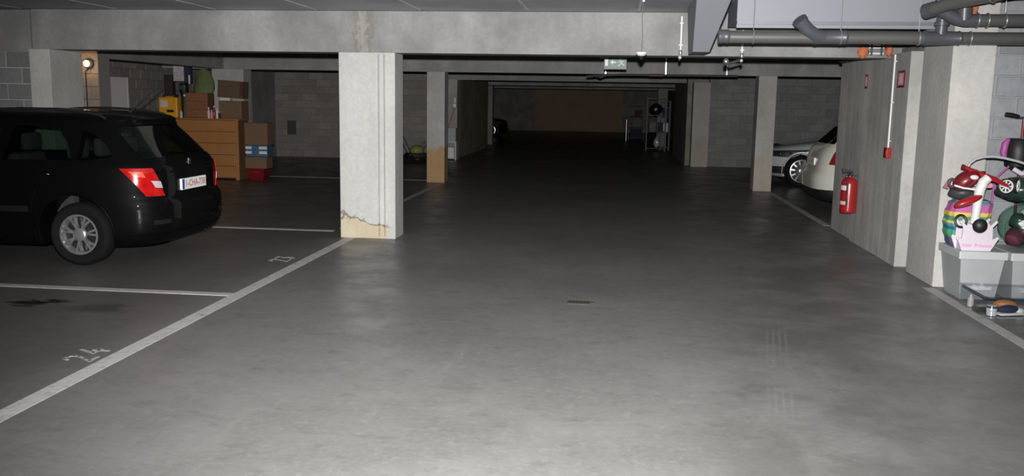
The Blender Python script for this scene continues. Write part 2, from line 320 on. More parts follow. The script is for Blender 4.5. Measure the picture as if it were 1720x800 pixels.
# ------------------------------------------------------------------ the garage shell
CEIL = 2.57
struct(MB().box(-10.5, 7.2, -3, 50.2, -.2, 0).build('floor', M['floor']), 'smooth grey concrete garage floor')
ceil = struct(MB().box(-10.5, 7.2, -3, 50.2, CEIL+.012, CEIL+.25).build('ceiling', M['joint']), 'concrete slab ceiling with pale joints')
def planks():
    base = None
    for (y0, y1) in ((-3, 10.0), (10.4, 17.2), (17.55, 24.4), (24.75, 31.6), (31.95, 50.2)):
        me = None
        for i in range(15):
            x = -10.55 + 1.19*i + .075
            if me is None:
                o = MB().box(0, 1.160, y0, y1, CEIL+.006, CEIL+.012).build('slab', M['slab'], ceil); me = o.data
            else: o = link('slab', me, None, ceil)
            o.location.x = x - .003
            if x + 1.17 > 7.2: o.scale.x = (7.2-x)/1.17
planks()
B1 = 2.115
struct(MB().box(-6.82, 7.2, 10.0, 10.4, B1, CEIL).build('concrete_beam', M['beam']), 'first grey cross beam with lime crust above the white column')
struct(MB().prism([(10.06, 2.09), (10.4, 2.09), (10.4, CEIL), (10.06, CEIL)], -10.5, -6.88, 'x').build('concrete_beam', M['beam_far']), 'short cross beam over the block wall behind the black estate car')
for k, (y0, zb) in enumerate(((17.2, 2.135), (24.4, 2.15), (31.6, 2.15), (38.8, 2.15))):
    struct(MB().box(-9.0, 7.2, y0, y0+.35, zb, CEIL).build('concrete_beam', M['beam_far']), ['second', 'third', 'fourth', 'fifth'][k] + ' cross beam further down the garage')
struct(MB().box(-8.0, -7.72, 13.1, 17.2, 2.14, CEIL).build('concrete_beam', M['beam_far']), 'lengthwise beam from the lamp pier to the second cross beam')

def block_wall(name, label, origin, u, length, height, nrm, bm_, mm, thick=.2, bl=.39, bh=.19, jitter=.003, z0=0., back=None):
    """masonry wall: a mortar core with single blocks standing proud of the joints; u = direction along, nrm = outward normal"""
    u = Vector(u); nrm = Vector(nrm); o = Vector(origin)
    w = MB(); d = .012
    pts = [o, o+u*length, o+u*length-nrm*thick, o-nrm*thick]
    w.add([(q.x, q.y, z0) for q in pts] + [(q.x, q.y, z0+height) for q in pts], [(3, 2, 1, 0), (4, 5, 6, 7), (0, 1, 5, 4), (1, 2, 6, 5), (2, 3, 7, 6), (3, 0, 4, 7)])
    wall = struct(w.build(name, mm), label)
    meshes = {}
    rnd = random.Random(len(name)+int(abs(o.x)*7)); rows = int(height/bh)+1
    for r in range(rows):
        za = z0 + r*bh + .005; zb = min(z0+(r+1)*bh-.005, z0+height)
        if zb - za < .03: continue
        s = -(bl/2 if r % 2 else 0.)
        while s < length:
            a = max(s+.005, 0); e = min(s+bl-.005, length); s += bl
            if e - a < .04: continue
            key = (round(e-a, 3), round(zb-za, 3))
            me = meshes.get(key)
            if me is None:
                L, H = key; c = .004
                q = MB(); q.add([(0, 0, 0), (L, 0, 0), (L, 0, H), (0, 0, H), (c, d, c), (L-c, d, c), (L-c, d, H-c), (c, d, H-c)],
                                [(4, 5, 6, 7), (0, 1, 5, 4), (1, 2, 6, 5), (2, 3, 7, 6), (3, 0, 4, 7)])
                me = bpy.data.meshes.new('block'); me.from_pydata(q.v, [], q.f)
                bmm = bmesh.new(); bmm.from_mesh(me)
                if u.cross(nrm).z < 0: bmesh.ops.reverse_faces(bmm, faces=bmm.faces[:])
                bmm.to_mesh(me); bmm.free(); me.materials.append(bm_); meshes[key] = me
            ob = bpy.data.objects.new('block', me); COL.objects.link(ob); ob.parent = wall
            q = o + u*a + nrm*rnd.uniform(-jitter, jitter)
            ob.matrix_local = Matrix(((u.x, nrm.x, 0, q.x), (u.y, nrm.y, 0, q.y), (0, 0, 1, za), (0, 0, 0, 1)))
    return wall
block_wall('wall_left_front', 'grey block wall behind the black estate car', (-8.05, 10.14, 0), (1, 0, 0), 1.19, 2.09, (0, -1, 0), M['block'], M['mortar'])
struct(MB().box(-10.5, -8.05, 10.14, 10.34, 0, 2.09).build('wall_left_front_end', M['wall_plain']), 'plain end of the block wall beside the bay')
block_wall('wall_left', 'long dim block wall along the left bays', (-9.2, 13.2, 0), (0, 1, 0), 7.4, CEIL, (1, 0, 0), M['block_warm'], M['mortar_dark'])
struct(MB().box(-9.4, -9.2, 10.34, 13.2, 0, CEIL).box(-9.4, -9.2, 20.6, 23.9, 0, CEIL).build('wall_left_rest', M['wall_plain']), 'bare stretch of the left wall')
block_wall('wall_left_rear', 'brownish block wall with small vent behind the white column', (-9.2, 23.7, 0), (1, 0, 0), 4.45, CEIL, (0, -1, 0), M['block_warm'], M['mortar_dark'])
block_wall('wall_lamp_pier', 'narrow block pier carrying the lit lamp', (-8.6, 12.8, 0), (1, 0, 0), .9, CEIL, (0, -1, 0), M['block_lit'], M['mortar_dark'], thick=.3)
block_wall('wall_right_rear', 'dark block wall behind the silver car', (2.4, 23.7, 0), (1, 0, 0), 3.9, CEIL, (0, -1, 0), M['block'], M['mortar_dark'])
block_wall('wall_right_front', 'pale block wall behind the heap of toys', (3.26, 8.75, 0), (1, 0, 0), 1.2, CEIL, (0, -1, 0), M['block_pale'], M['mortar_pale'])
struct(MB().box(4.46, 7.2, 8.75, 8.95, 0, CEIL).build('wall_right_front_end', M['wall_plain']), 'wall beyond the toys')
struct(MB().box(6.3, 6.5, 12.1, 23.9, 0, CEIL).build('wall_right', M['wall_plain']), 'side wall of the right bays')
struct(MB().box(-10.7, -10.5, -3, 10.3, 0, CEIL).build('wall_left_near', M['wall_plain'])); struct(MB().box(7.2, 7.4, -3, 8.9, 0, CEIL).build('wall_right_near', M['wall_plain']))
struct(MB().box(-10.7, 7.4, -3.2, -3, 0, CEIL).build('wall_behind', M['wall_plain']))
# concrete core with the fire point on the right
struct(MB().prism([(2.87, 9.33), (6.3, 9.33), (6.3, 12.18), (2.90, 12.18), (2.90, 11.1), (2.87, 11.1)], 0, 2.15, 'z').build('wall_right_core', M['wall_board']), 'board-marked concrete wall carrying the fire extinguisher')
struct(MB().box(3.2, 6.3, 9.08, 9.33, 0, 2.15).build('wall_right_core_return', M['wall_board']), 'set-back return of the board-marked wall')
struct(MB().box(2.95, 6.3, 9.2, 9.9, 2.15, 2.21).build('trim_1', M['beam_far']), 'concrete ledge on top of the fire point wall')
struct(MB().box(3.2, 6.3, 10.4, 12.18, 2.15, CEIL).build('wall_right_core_top', M['wall_plain']))
# tunnel walls further down
struct(MB().box(-4.56, -4.27, 24.2, 24.7, 0, 2.15).build('concrete_column', M['column2']), 'slim end column of the side wall past the broom')
struct(MB().box(-4.7, -4.33, 24.7, 30.6, 0, CEIL).build('wall_side_left', M['wall_olive']), 'yellowish rendered side wall down the lane')
struct(MB().box(-4.9, -4.5, 33.0, 33.4, 0, 2.15).build('concrete_column', M['wall_plain']), 'far dark column beside the parked dark car')
struct(MB().box(1.98, 2.4, 23.5, 23.95, 0, 2.15).build('concrete_column', M['column2']), 'square column at the corner of the dark right block wall')
struct(MB().box(1.86, 2.2, 23.95, 29.0, 0, CEIL).build('wall_side_right', M['wall_far']), 'rendered side wall behind the right corner column')
struct(MB().box(1.55, 1.9, 33.6, 34.0, 0, 2.15).build('concrete_column', M['wall_plain']), 'far column between the two storage racks')
struct(MB().box(2.6, 2.8, 29.0, 50, 0, CEIL).build('wall_far_right', M['wall_far'])); struct(MB().box(-8.2, -8.0, 30.6, 50, 0, CEIL).build('wall_far_left', M['wall_far']))
struct(MB().box(-8.2, -4.7, 30.4, 30.6, 0, CEIL).build('wall_cross_left', M['wall_far'])); struct(MB().box(2.2, 2.8, 28.8, 29.0, 0, CEIL).build('wall_cross_right', M['wall_far']))
struct(MB().box(-8.2, 2.8, 50, 50.2, 0, CEIL).build('wall_far', M['wall_far']), 'far end wall of the garage')
d1 = struct(MB().box(-4.4, .4, 49.93, 50, 0, 2.3).build('door_1', M['door_brown']), 'wide brown door in the far wall')
for k in range(6): MB().box(-4.4+.8*k+.02, -4.4+.8*(k+1)-.02, 49.90, 49.93, .05, 2.25).build('panel', M['door_brown'], d1)

# columns
c1 = struct(MB().bbox(-3.12, -2.47, 9.97, 10.36, 0, B1, .008).build('concrete_column', M['column']), 'big white painted column with plaster broken away at its foot')
for x0 in (-2.665, -2.60):
    m = MB(); m.prism([(x0, 9.97), (x0+.011, 9.952), (x0+.022, 9.97)], .03, B1-.02, 'z'); m.build('formwork_ridge', M['column'], c1)
m = MB(); random.seed(3)
for k in range(7):
    xx = random.uniform(-3.1, -2.5); m.ball((xx, 9.955, .008), .02, .015, .012, 7, 5, .15, k)
struct(MB().bbox(-3.62, -3.27, 17.15, 17.52, 0, 2.135, .006).build('concrete_column', M['column2']), 'slim column with ochre-stained foot')
struct(MB().bbox(-6.86, -6.60, 9.97, 10.62, 0, B1, .008).build('concrete_column', M['pillar_r']), 'narrow deep column between block wall and lamp')
struct(MB().bbox(-7.95, -7.30, 17.15, 17.55, 0, 2.135, .008).build('concrete_column', M['column2']), 'column behind the wooden chest of drawers')
struct(MB().bbox(2.62, 2.95, 17.15, 17.55, 0, 2.135, .006).build('concrete_column', M['column2']), 'free-standing slim column in front of the silver car')
pr = struct(MB().bbox(2.90, 3.26, 8.30, 9.06, 0, CEIL, .008).build('concrete_column', M['pillar_r']), 'pale column behind the heap of toys')

# painted lines and bay numbers
ln = lambda n, *a: MB().box(*a, 0, .003).build(n, M['line'])
tag(ln('lane_line', -3.06, -2.945, -1, 9.97), 'long white line along the bays ending at the big white column', 'floor line')
tag(ln('lane_line', -3.36, -3.27, 10.7, 17.1), 'faint white lane line between the white column and ochre-footed column', 'floor line')
tag(ln('lane_line', 2.80, 2.90, -1, 8.25), 'white lane line running past the clear toy box', 'floor line')
tag(ln('lane_line', 2.85, 2.95, 12.4, 17.1), 'white lane line beside the white hatchback', 'floor line')
tag(ln('bay_line', -10.4, -3.06, 6.78, 6.88), 'white bay divider line in front of the black estate car', 'floor line')
tag(ln('bay_line', -6.5, -3.36, 10.42, 10.52), 'white bay divider line behind the black estate car', 'floor line')
tag(ln('bay_line', -9.1, -3.36, 17.55, 17.65), 'white bay divider line before the dim brownish block wall', 'floor line')
def numeral(strokes, at, s, wd=.024):
    """hand-painted numeral: reads along +Y, its top towards -X"""
    m = MB()
    for st in strokes:
        for (a, b_), (c_, d_) in zip(st[:-1], st[1:]):
            p = Vector((at[0]-b_*s, at[1]+a*s)); q = Vector((at[0]-d_*s, at[1]+c_*s)); t = (q-p).normalized(); n = Vector((-t.y, t.x))*wd/2; p -= t*wd*.3; q += t*wd*.3
            m.prism([tuple(p+n), tuple(q+n), tuple(q-n), tuple(p-n)], 0, .0025, 'z')
    return m
two = [(0, .8), (.12, .97), (.32, 1), (.48, .85), (.45, .65), (.2, .3), (0, 0), (.5, 0)]
four = [[(.35, 1), (0, .35), (.5, .35)], [(.36, .55), (.36, 0)]]; three = [[(0, .9), (.25, 1), (.45, .8), (.2, .55), (.45, .25), (.25, 0), (0, .1)]]
n24 = empty('bay_number', (0, 0, 0), 0, 'bay number 24 hand-painted beside the long white line', 'bay number')
numeral([two], (-3.115, 4.915), .18, .02).build('digit', M['number'], n24); numeral(four, (-3.125, 5.075), .18, .02).build('digit', M['number'], n24)
n23 = empty('bay_number', (0, 0, 0), 0, 'faint bay number on floor behind the black estate car', 'bay number')
numeral([two], (-3.17, 8.36), .19, .02).build('digit', M['number'], n23); numeral(three, (-3.17, 8.52), .19, .02).build('digit', M['number'], n23)
dr = empty('floor_drain', (-.24, 7.06, 0), 0, 'small rusty floor drain in the middle of the lane', 'drain')
MB().box(-.095, .095, -.055, .055, 0, .004).build('rim', M['rust'], dr)
for k in range(6): MB().box(-.082+.029*k, -.064+.029*k, -.045, .045, .004, .007).build('bar', M['steel_dark'], dr)
MB().box(-.025, .012, -.012, .012, 0, .012).build('hinge', M['steel_dark'], dr, loc=(.115, -.01, 0))

# ------------------------------------------------------------------ cars
class CarShape:
    """body as a stack of plan outlines: rear edge, front edge and half width over height"""
    def __init__(s, xr, xf, hw, nr=7., nf=4.5, xc=-1.3):
        s.t = np.linspace(.14, 1.6, 600); s.k = {}
        for k, v in (('xr', xr), ('xf', xf), ('hw', hw)):
            a = np.interp(s.t, [p[0] for p in v], [p[1] for p in v]); ker = np.ones(13)/13
            s.k[k] = np.convolve(np.pad(a, 6, mode='edge'), ker, 'valid')
        s.nr, s.nf, s.xc = nr, nf, xc
    def g(s, k, z): return float(np.interp(z, s.t, s.k[k]))
    def side(s, x, z, sg=-1):
        n, a = (s.nr, s.g('xr', z)-s.xc) if x > s.xc else (s.nf, s.xc-s.g('xf', z))
        return Vector((x, sg*s.g('hw', z)*max(0, 1-abs((x-s.xc)/a)**n)**(1/n), z))
    def rear(s, y, z): return Vector((s.xc+(s.g('xr', z)-s.xc)*max(0, 1-abs(y/s.g('hw', z))**s.nr)**(1/s.nr), y, z))
    def front(s, y, z): return Vector((s.xc-(s.xc-s.g('xf', z))*max(0, 1-abs(y/s.g('hw', z))**s.nf)**(1/s.nf), y, z))
    def quarter(s, z, rear=True, inset=0.):
        n = s.nr if rear else s.nf; a = (s.g('xr', z)-s.xc if rear else s.xc-s.g('xf', z))-inset; h = s.g('hw', z)-inset
        t = np.linspace(0, PI/2, 500); x = a*np.cos(t).clip(0)**(2/n); y = h*np.sin(t).clip(0)**(2/n)
        d = np.concatenate([[0], np.cumsum(np.hypot(np.diff(x), np.diff(y)))])
        return s.xc+(x if rear else -x), y, d
    def wrap(s, d, z, sg=-1, rear=True):
        """point at distance d along the outline from the rear (or front) centre line"""
        x, y, D = s.quarter(z, rear); return Vector((float(np.interp(d, D, x)), sg*float(np.interp(d, D, y)), z))
    def loft(s, z0, z1, nz, M_, inset=0.):
        m = MB(); zs = np.linspace(z0, z1, nz); ring = 0
        for z in zs:
            pts = []
            for rear in (True, False):
                x, y, D = s.quarter(z, rear, inset); q = np.linspace(0, D[-1], M_); q = D[-1]*(1-(1-q/D[-1])**1.5)
                pts.append((np.interp(q, D, x), np.interp(q, D, y)))
            (xa, ya), (xb, yb) = pts
            r = [(xa[i], ya[i]) for i in range(M_)] + [(xb[i], yb[i]) for i in range(M_-2, -1, -1)] + [(xb[i], -yb[i]) for i in range(1, M_)] + [(xa[i], -ya[i]) for i in range(M_-2, 0, -1)]
            ring = len(r); m.v += [(float(a), float(b_), float(z)) for a, b_ in r]
        for i in range(nz-1):
            for k in range(ring): m.f.append((i*ring+k, i*ring+(k+1) % ring, (i+1)*ring+(k+1) % ring, (i+1)*ring+k))
        m.f += [tuple(range(ring))[::-1], tuple(range((nz-1)*ring, nz*ring))]
        return m
def skin(fn, grid, eps=.003, th=.006):
    """a thin shell on a surface: grid[i][j] = parameters, fn maps them to points"""
    P = [[fn(*q) for q in row] for row in grid]; n, k = len(P), len(P[0]); m = MB(); out, inn = [], []
    for i in range(n):
        for j in range(k):
            a = P[min(i+1, n-1)][j]-P[max(i-1, 0)][j]; b_ = P[i][min(j+1, k-1)]-P[i][max(j-1, 0)]; nn = a.cross(b_); nn.normalize()
            c_ = P[i][j]
            if nn.dot(Vector((c_.x+1.2, c_.y*1.6, (c_.z-.7)*.6))) < 0: nn = -nn
            out.append(c_+nn*eps); inn.append(c_+nn*(eps-th))
    I = lambda i, j: i*k+j; N = n*k; f = []
    for i in range(n-1):
        for j in range(k-1): f += [(I(i, j), I(i+1, j), I(i+1, j+1), I(i, j+1)), (N+I(i, j), N+I(i, j+1), N+I(i+1, j+1), N+I(i+1, j))]
    bd = [(i, 0) for i in range(n)] + [(n-1, j) for j in range(1, k)] + [(i, k-1) for i in range(n-2, -1, -1)] + [(0, j) for j in range(k-2, 0, -1)]
    for (a, b_), (c_, d_) in zip(bd, bd[1:]+bd[:1]): f.append((I(a, b_), I(c_, d_), N+I(c_, d_), N+I(a, b_)))
    return m.add(out+inn, f)
def bil(A, B, C, D, n, k): return [[tuple((1-u)*((1-v)*a+v*d)+u*((1-v)*b_+v*c_) for a, b_, c_, d in zip(A, B, C, D)) for v in np.linspace(0, 1, k)] for u in np.linspace(0, 1, n)]
def polygrid(poly, n=18, k=8):
    xs = [p[0] for p in poly]; out = []
    for x in np.linspace(min(xs)+1e-4, max(xs)-1e-4, n):
        zz = []
        for (a, b_), (c_, d_) in zip(poly, poly[1:]+poly[:1]):
            if (a-x)*(c_-x) <= 0 and a != c_: zz.append(b_+(d_-b_)*(x-a)/(c_-a))
        out.append([(x, z) for z in np.linspace(min(zz), max(zz), k)])
    return out
def boolean(base, cutters):
    bo = base.build('tmp_body', None); tmp = []
    for c_ in cutters:
        co = c_.build('tmp_cut', None); tmp.append(co); md = bo.modifiers.new('b', 'BOOLEAN'); md.operation = 'DIFFERENCE'; md.solver = 'EXACT'; md.object = co
    dg = bpy.context.evaluated_depsgraph_get(); dg.update(); me = bpy.data.meshes.new_from_object(bo.evaluated_get(dg)); bo.modifiers.clear()
    for t in tmp+[bo]: bpy.data.objects.remove(t)
    me.materials.clear(); smooth_mesh(me, 32); return me
def make_wheel(car, x, sg, R=.298, y=.72, spokes=7, rim=.187, double=True, wd=.10):
    """tyre with rim, spokes and hub; outer face towards sg*y"""
    mt = Matrix.Translation((x, sg*y, R)) @ (Matrix.Rotation(PI/2 if sg < 0 else -PI/2, 4, 'X'))
    ty = MB().lathe([(rim, -wd), (R-.035, -wd-.004), (R-.008, -wd+.02), (R, -wd+.045), (R, wd-.045), (R-.008, wd-.02), (R-.035, wd+.004), (rim+.012, wd-.002), (rim, wd-.012)], 40, mt, True).build('tyre', M['rubber'], car, True)
    MB().lathe([(rim+.004, -wd), (rim+.004, wd-.006), (rim-.012, wd-.004), (rim-.022, wd-.03), (rim-.026, -wd)], 40, mt, True).build('rim', M['alloy'], ty, True)
    MB().lathe([(rim-.03, .03), (rim-.03, .038), (.02, .038), (.02, .03)], 24, mt, True).build('brake_backing', M['black'], ty)
    for k in range(spokes):
        a = 2*PI*k/spokes+.15; m = MB()
        for off in ((-.10, .10) if double else (0,)):
            r0, r1 = .045, rim-.012; w0, w1 = (.007, .0095) if double else (.012, .018)
            for (ra, rb, wa, wb, ha, hb) in ((r0, (r0+r1)/2, w0, (w0+w1)/2, wd-.018, wd-.008), ((r0+r1)/2, r1, (w0+w1)/2, w1, wd-.008, wd-.016)):
                def pt(r, side, h): ang = a+off*(.35+1.2*(r-r0)/(r1-r0)); return mt @ Vector((r*math.cos(ang)-side*math.sin(ang), r*math.sin(ang)+side*math.cos(ang), h))
                q = [pt(ra, -wa, ha), pt(ra, wa, ha), pt(rb, wb, hb), pt(rb, -wb, hb), pt(ra, -wa, ha-.03), pt(ra, wa, ha-.03), pt(rb, wb, hb-.03), pt(rb, -wb, hb-.03)]
                m.add(q, [(0, 1, 2, 3), (7, 6, 5, 4), (0, 4, 5, 1), (1, 5, 6, 2), (2, 6, 7, 3), (3, 7, 4, 0)])
        m.build('spoke', M['alloy'], ty)
    MB().lathe([(.062, wd-.05), (.062, wd-.016), (.05, wd-.008), (.034, wd-.006), (.03, wd)], 20, mt).build('hub_cap', M['alloy'], ty, True)
    return ty
def make_car(name, label, group, S, paint, loc, rz, wb, sidewins, rearwin, frontwin, z0=.19, ztop=1.47, cab=(.72, 1.40), tyres=None, wheels=((0, 1), (0, -1), (1, 1), (1, -1)), **kw):
    car = empty(name, loc, rz, label, 'car', group); gl_ = kw.get('glass', M['glass'])
    base = S.loft(z0, ztop, 44, 26)
    cut = []
    for ax in (0, -wb):
        for sg in (1, -1):
            mt = Matrix.Translation((ax, sg*.78, .325)) @ Matrix.Rotation(PI/2, 4, 'X'); cut.append(MB().lathe([(.36, -.24), (.36, .24)], 36, mt))
    if cab:
        cut.append(S.loft(cab[0], cab[1], 12, 16, .075))
        for pl in sidewins: cut.append(MB().prism(pl, -1.3, 1.3, 'y'))
        if rearwin: cut.append(MB().prism(rearwin, -.3, 1.3, 'x'))
        if frontwin: cut.append(MB().prism(frontwin, -3.4, -1.2, 'x'))
    body = link('body', boolean(base, cut), paint, car)
    for pl in sidewins:
        for sg in (-1, 1): skin(lambda x, z: S.side(x, z, sg), polygrid(pl), -.006, .005).build('window', gl_, car, True)
    if rearwin: skin(S.rear, polygrid(rearwin), -.006, .005).build('rear_window', gl_, car, True)
    if frontwin: skin(S.front, polygrid(frontwin), -.006, .005).build('windscreen', gl_, car, True)
    for ax, sg in wheels: make_wheel(car, -wb*ax, sg, **(tyres or {}))
    for ax in (0, -wb):
        for sg in (1, -1):
            m = MB(); m.tube([S.side(ax+.362*math.cos(a), max(.2, .325+.362*math.sin(a)), sg)+Vector((0, sg*.001, 0)) for a in np.linspace(-.3, PI+.3, 26)], .011, 8); m.build('wheel_arch', paint, car, True)
    return car, body
def seat(car, x, y, w, zb=.50, zt=1.02, m=None):
    s_ = MB(); s_.bbox(x-.42, x+.06, y-w/2, y+w/2, zb-.08, zb+.1, .04); s_.bbox(x-.02, x+.13, y-w/2, y+w/2, zb, zt, .045); o = s_.build('seat', m or M['seat'], car, True); return o
def headrest(car, x, y, z, m=None):
    MB().bbox(x+.02, x+.12, y-.13, y+.13, z, z+.19, .04).build('headrest', m or M['seat'], car, True)

# ---- black estate car
S1 = CarShape(
    xr=[(.18, .62), (.24, .71), (.32, .77), (.42, .785), (.54, .785), (.60, .775), (.63, .755), (.66, .735), (.80, .735), (.92, .72), (.97, .69), (1.0, .665), (1.1, .575), (1.2, .485), (1.28, .41), (1.335, .36), (1.35, .385), (1.38, .385), (1.40, .35), (1.42, .22), (1.445, -.1), (1.46, -.5)],
    xf=[(.18, -3.3), (.4, -3.47), (.6, -3.45), (.72, -3.38), (.8, -3.2), (.88, -2.8), (.95, -2.35), (.99, -2.08), (1.1, -1.82), (1.2, -1.58), (1.3, -1.33), (1.37, -1.1), (1.42, -.85), (1.445, -.7), (1.46, -.6)],
    hw=[(.18, .80), (.26, .855), (.4, .875), (.55, .885), (.75, .885), (.88, .875), (.95, .862), (.98, .845), (1.1, .79), (1.2, .745), (1.3, .695), (1.36, .655), (1.40, .60), (1.425, .52), (1.445, .38), (1.46, .15)], nr=6.5)
sw = [[(-.70, .985), (-.02, .99), (-.10, 1.18), (-.20, 1.285), (-.68, 1.305)],
      [(.03, .992), (.345, .998), (.335, 1.06), (.25, 1.16), (.14, 1.23), (.02, 1.265)],
      [(-1.72, .975), (-.78, .985), (-.76, 1.305), (-1.15, 1.30), (-1.4, 1.22)]]
rw = [(-.66, 1.015), (.66, 1.015), (.60, 1.27), (.54, 1.31), (-.54, 1.31), (-.60, 1.27)]
fwn = [(-.62, 1.03), (.62, 1.03), (.52, 1.33), (-.52, 1.33)]
car1, body1 = make_car('estate_car', 'black estate car with roof rails parked in front of the lamp pier', None, S1, M['carpaint'], (-4.945, 8.56, 0), .0, 2.578, sw, rw, fwn, ztop=1.455)
def tail(car, S, sg, A, B, C, D, mat, ins=None):
    o = skin(lambda d, z: S.wrap(d, z, sg), bil(A, B, C, D, 16, 10), .007, .014).build('tail_light', mat, car, True)
    if ins: skin(lambda d, z: S.wrap(d, z, sg), bil(*ins, 8, 6), .010, .006).build('reversing_lamp', M['lamp_clear'], o, True)
    return o
for sg in (-1, 1):
    # outline distances from the rear centre line: tailgate edge about 0.56, corner about 0.8, side beyond
    tl = tail(car1, S1, sg, (.95, .925), (.66, .925), (.55, .66), (.75, .665), M['taillight'], ((.70, .81), (.60, .80), (.575, .735), (.66, .745)))
    skin(lambda d, z: S1.wrap(d, z, sg), bil((.88, .90), (.76, .89), (.74, .84), (.84, .85), 8, 4), .0085, .005).build('light_band', M['amber_red'], tl, True)  # lighter lens band, coloured for the bright spots the flash makes
# number plate, emblem, rear details
pl = empty('x'); bpy.data.objects.remove(pl)
def number_plate(car, S, txt, z, rear=True, w=.52, h=.11, tilt=None, tm=None):
    x = (S.rear(0, z) if rear else S.front(0, z)).x; sgn = 1 if rear else -1
    o = MB().bbox(x-.01 if rear else x-.022, x+.022 if rear else x+.01, -w/2, w/2, z-h/2, z+h/2, .004).build('number_plate', M['plate'], car)
    xs = x+sgn*.0222
    MB().box(min(xs, xs+sgn*.0008), max(xs, xs+sgn*.0008), *(sorted((-sgn*(w/2-.006), -sgn*(w/2-.05)))), z-h/2+.006, z+h/2-.006).build('blue_band', M['plate_blue'], o)
    text_mesh('plate_text', txt, h*.82, tm or M['plate_txt'], o, frame((xs+sgn*.001, sgn*.02, z), (0, sgn, 0), (0, 0, 1)), bold=.001)
number_plate(car1, S1, '1-CHA-738', .74)
MB().lathe([(.042, 0), (.042, .006), (.034, .012), (.02, .013)], 20, frame((S1.rear(0, .945).x-.002, 0, .945), (0, 1, 0), (0, 0, 1))).build('badge', M['chrome'], car1, True)
skin(S1.rear, bil((-.42, .885), (.42, .885), (.42, .865), (-.42, .865), 10, 3), .012, .02).build('plate_lamp_bar', M['carpaint'], car1, True)
skin(lambda d, z: S1.wrap(abs(d), z, -1 if d < 0 else 1), bil((-.95, .30), (.95, .30), (.95, .20), (-.95, .20), 30, 5), .006, .02).build('bumper_skirt', M['carpaint'], car1, True)
for y_ in (-.62, .62): skin(S1.rear, bil((y_-.09, .44), (y_+.09, .44), (y_+.09, .40), (y_-.09, .40), 6, 3), .004, .01).build('reflector', M['rubber'], car1, True)
# tailgate handle recess lines, rubbing strip, door handle, door seams
for sg in (-1, 1):
    skin(lambda x, z: S1.side(x, z, sg), bil((-2.15, .56), (-.44, .565), (-.44, .51), (-2.15, .505), 20, 3), .012, .016).build('rubbing_strip', M['rubber'], car1, True)
    for xx in (-.32, -1.28): skin(lambda x, z: S1.side(x, z, sg), bil((xx-.09, .885), (xx+.09, .885), (xx+.09, .86), (xx-.09, .86), 6, 3), .022, .024).build('door_handle', M['carpaint'], car1, True)
    for pts in ([(-.40, .30), (-.405, .60), (-.36, .72), (-.2, .86), (-.02, .98)], [(-.75, .26), (-.75, .97)], [(-1.85, .3), (-1.85, .9)]):
        MB().tube([S1.side(a, z_, sg) for a, z_ in pts], .004, 6).build('door_seam', M['carpaint'], car1)
    m = MB(); m.tube([Vector((x_, sg*.60, 1.40+.062*math.sin(PI*t)**.35 - .028*t*t)) for t, x_ in [(t, -1.02+1.22*t) for t in np.linspace(0, 1, 24)]], .013, 8); m.build('roof_rail', M['black'], car1, True)
    m = MB(); m.bbox(-1.78, -1.66, sg*.86-.02 if sg > 0 else -1.02, 1.02 if sg > 0 else -.84, .99, 1.12, .03); m.build('door_mirror', M['carpaint'], car1, True)
    skin(lambda d, z: S1.wrap(d, z, sg, False), bil((.95, .78), (.40, .74), (.42, .62), (.9, .64), 12, 6), .006, .012).build('headlight', M['lamp_clear'], car1, True)
MB().tube([(.10, 0, 1.425), (.14, 0, 1.45), (.47, .0, 1.73)], [.014, .008, .005], 8).build('antenna', M['black'], car1, True)
MB().tube([(-3.4+.0, -.01, .35), (-3.3, -.01, .35)], .01).build('tow_cover', M['black'], car1)
for y_ in (-.37, .37):
    seat(car1, -1.35, y_, .5, .5, .98); headrest(car1, -1.30, y_, 1.0)
seat(car1, -.28, 0, 1.25, .5, .95)
for y_ in (-.45, .0, .45): headrest(car1, -.26, y_, .98)
MB().box(.10, .52, -.55, .55, .60, .70).build('boot_cover', M['trim_in'], car1)
MB().box(-.9, -.3, -.45, .45, .17, .2).build('underbody', M['black'], car1)
MB().cyl((.45, .42, .22), (.66, .42, .215), .028, 12).build('exhaust_pipe', M['dgrey'], car1, True)

# ---- white hatchback in the right bay, tail to the lane
S2 = CarShape(
    xr=[(.18, .50), (.24, .60), (.34, .66), (.50, .67), (.58, .655), (.64, .615), (.75, .60), (.90, .56), (.98, .52), (1.1, .40), (1.2, .30), (1.3, .20), (1.36, .16), (1.40, .14), (1.42, -.1), (1.45, -.5), (1.46, -.7)],
    xf=[(.18, -3.05), (.4, -3.2), (.6, -3.18), (.72, -3.1), (.82, -2.9), (.92, -2.4), (.98, -2.1), (1.1, -1.85), (1.2, -1.62), (1.3, -1.36), (1.38, -1.1), (1.43, -.9), (1.46, -.8)],
    hw=[(.18, .78), (.26, .82), (.5, .84), (.75, .845), (.9, .83), (.97, .80), (1.1, .74), (1.2, .70), (1.3, .65), (1.36, .60), (1.41, .50), (1.44, .35), (1.46, .15)], nr=5.5)
sw2 = [[(-.55, 1.0), (.12, 1.02), (.0, 1.2), (-.2, 1.27), (-.55, 1.28)], [(-1.7, .99), (-.63, 1.0), (-.63, 1.28), (-1.1, 1.28), (-1.4, 1.2)]]
car2, _ = make_car('hatchback_car', 'white hatchback with red tail light behind the fire point wall', None, S2, M['carwhite'], (3.68, 14.45, 0), PI, 2.47, sw2, [(-.55, 1.04), (.55, 1.04), (.46, 1.30), (-.46, 1.30)], None, tyres=dict(R=.3, rim=.195, y=.69), ztop=1.455, glass=M['glass_dark'])
for sg in (-1, 1): tail(car2, S2, sg, (1.16, .95), (.72, .95), (.70, .74), (1.10, .72), M['taillight_dim'])
number_plate(car2, S2, '1-BKL-402', .76)
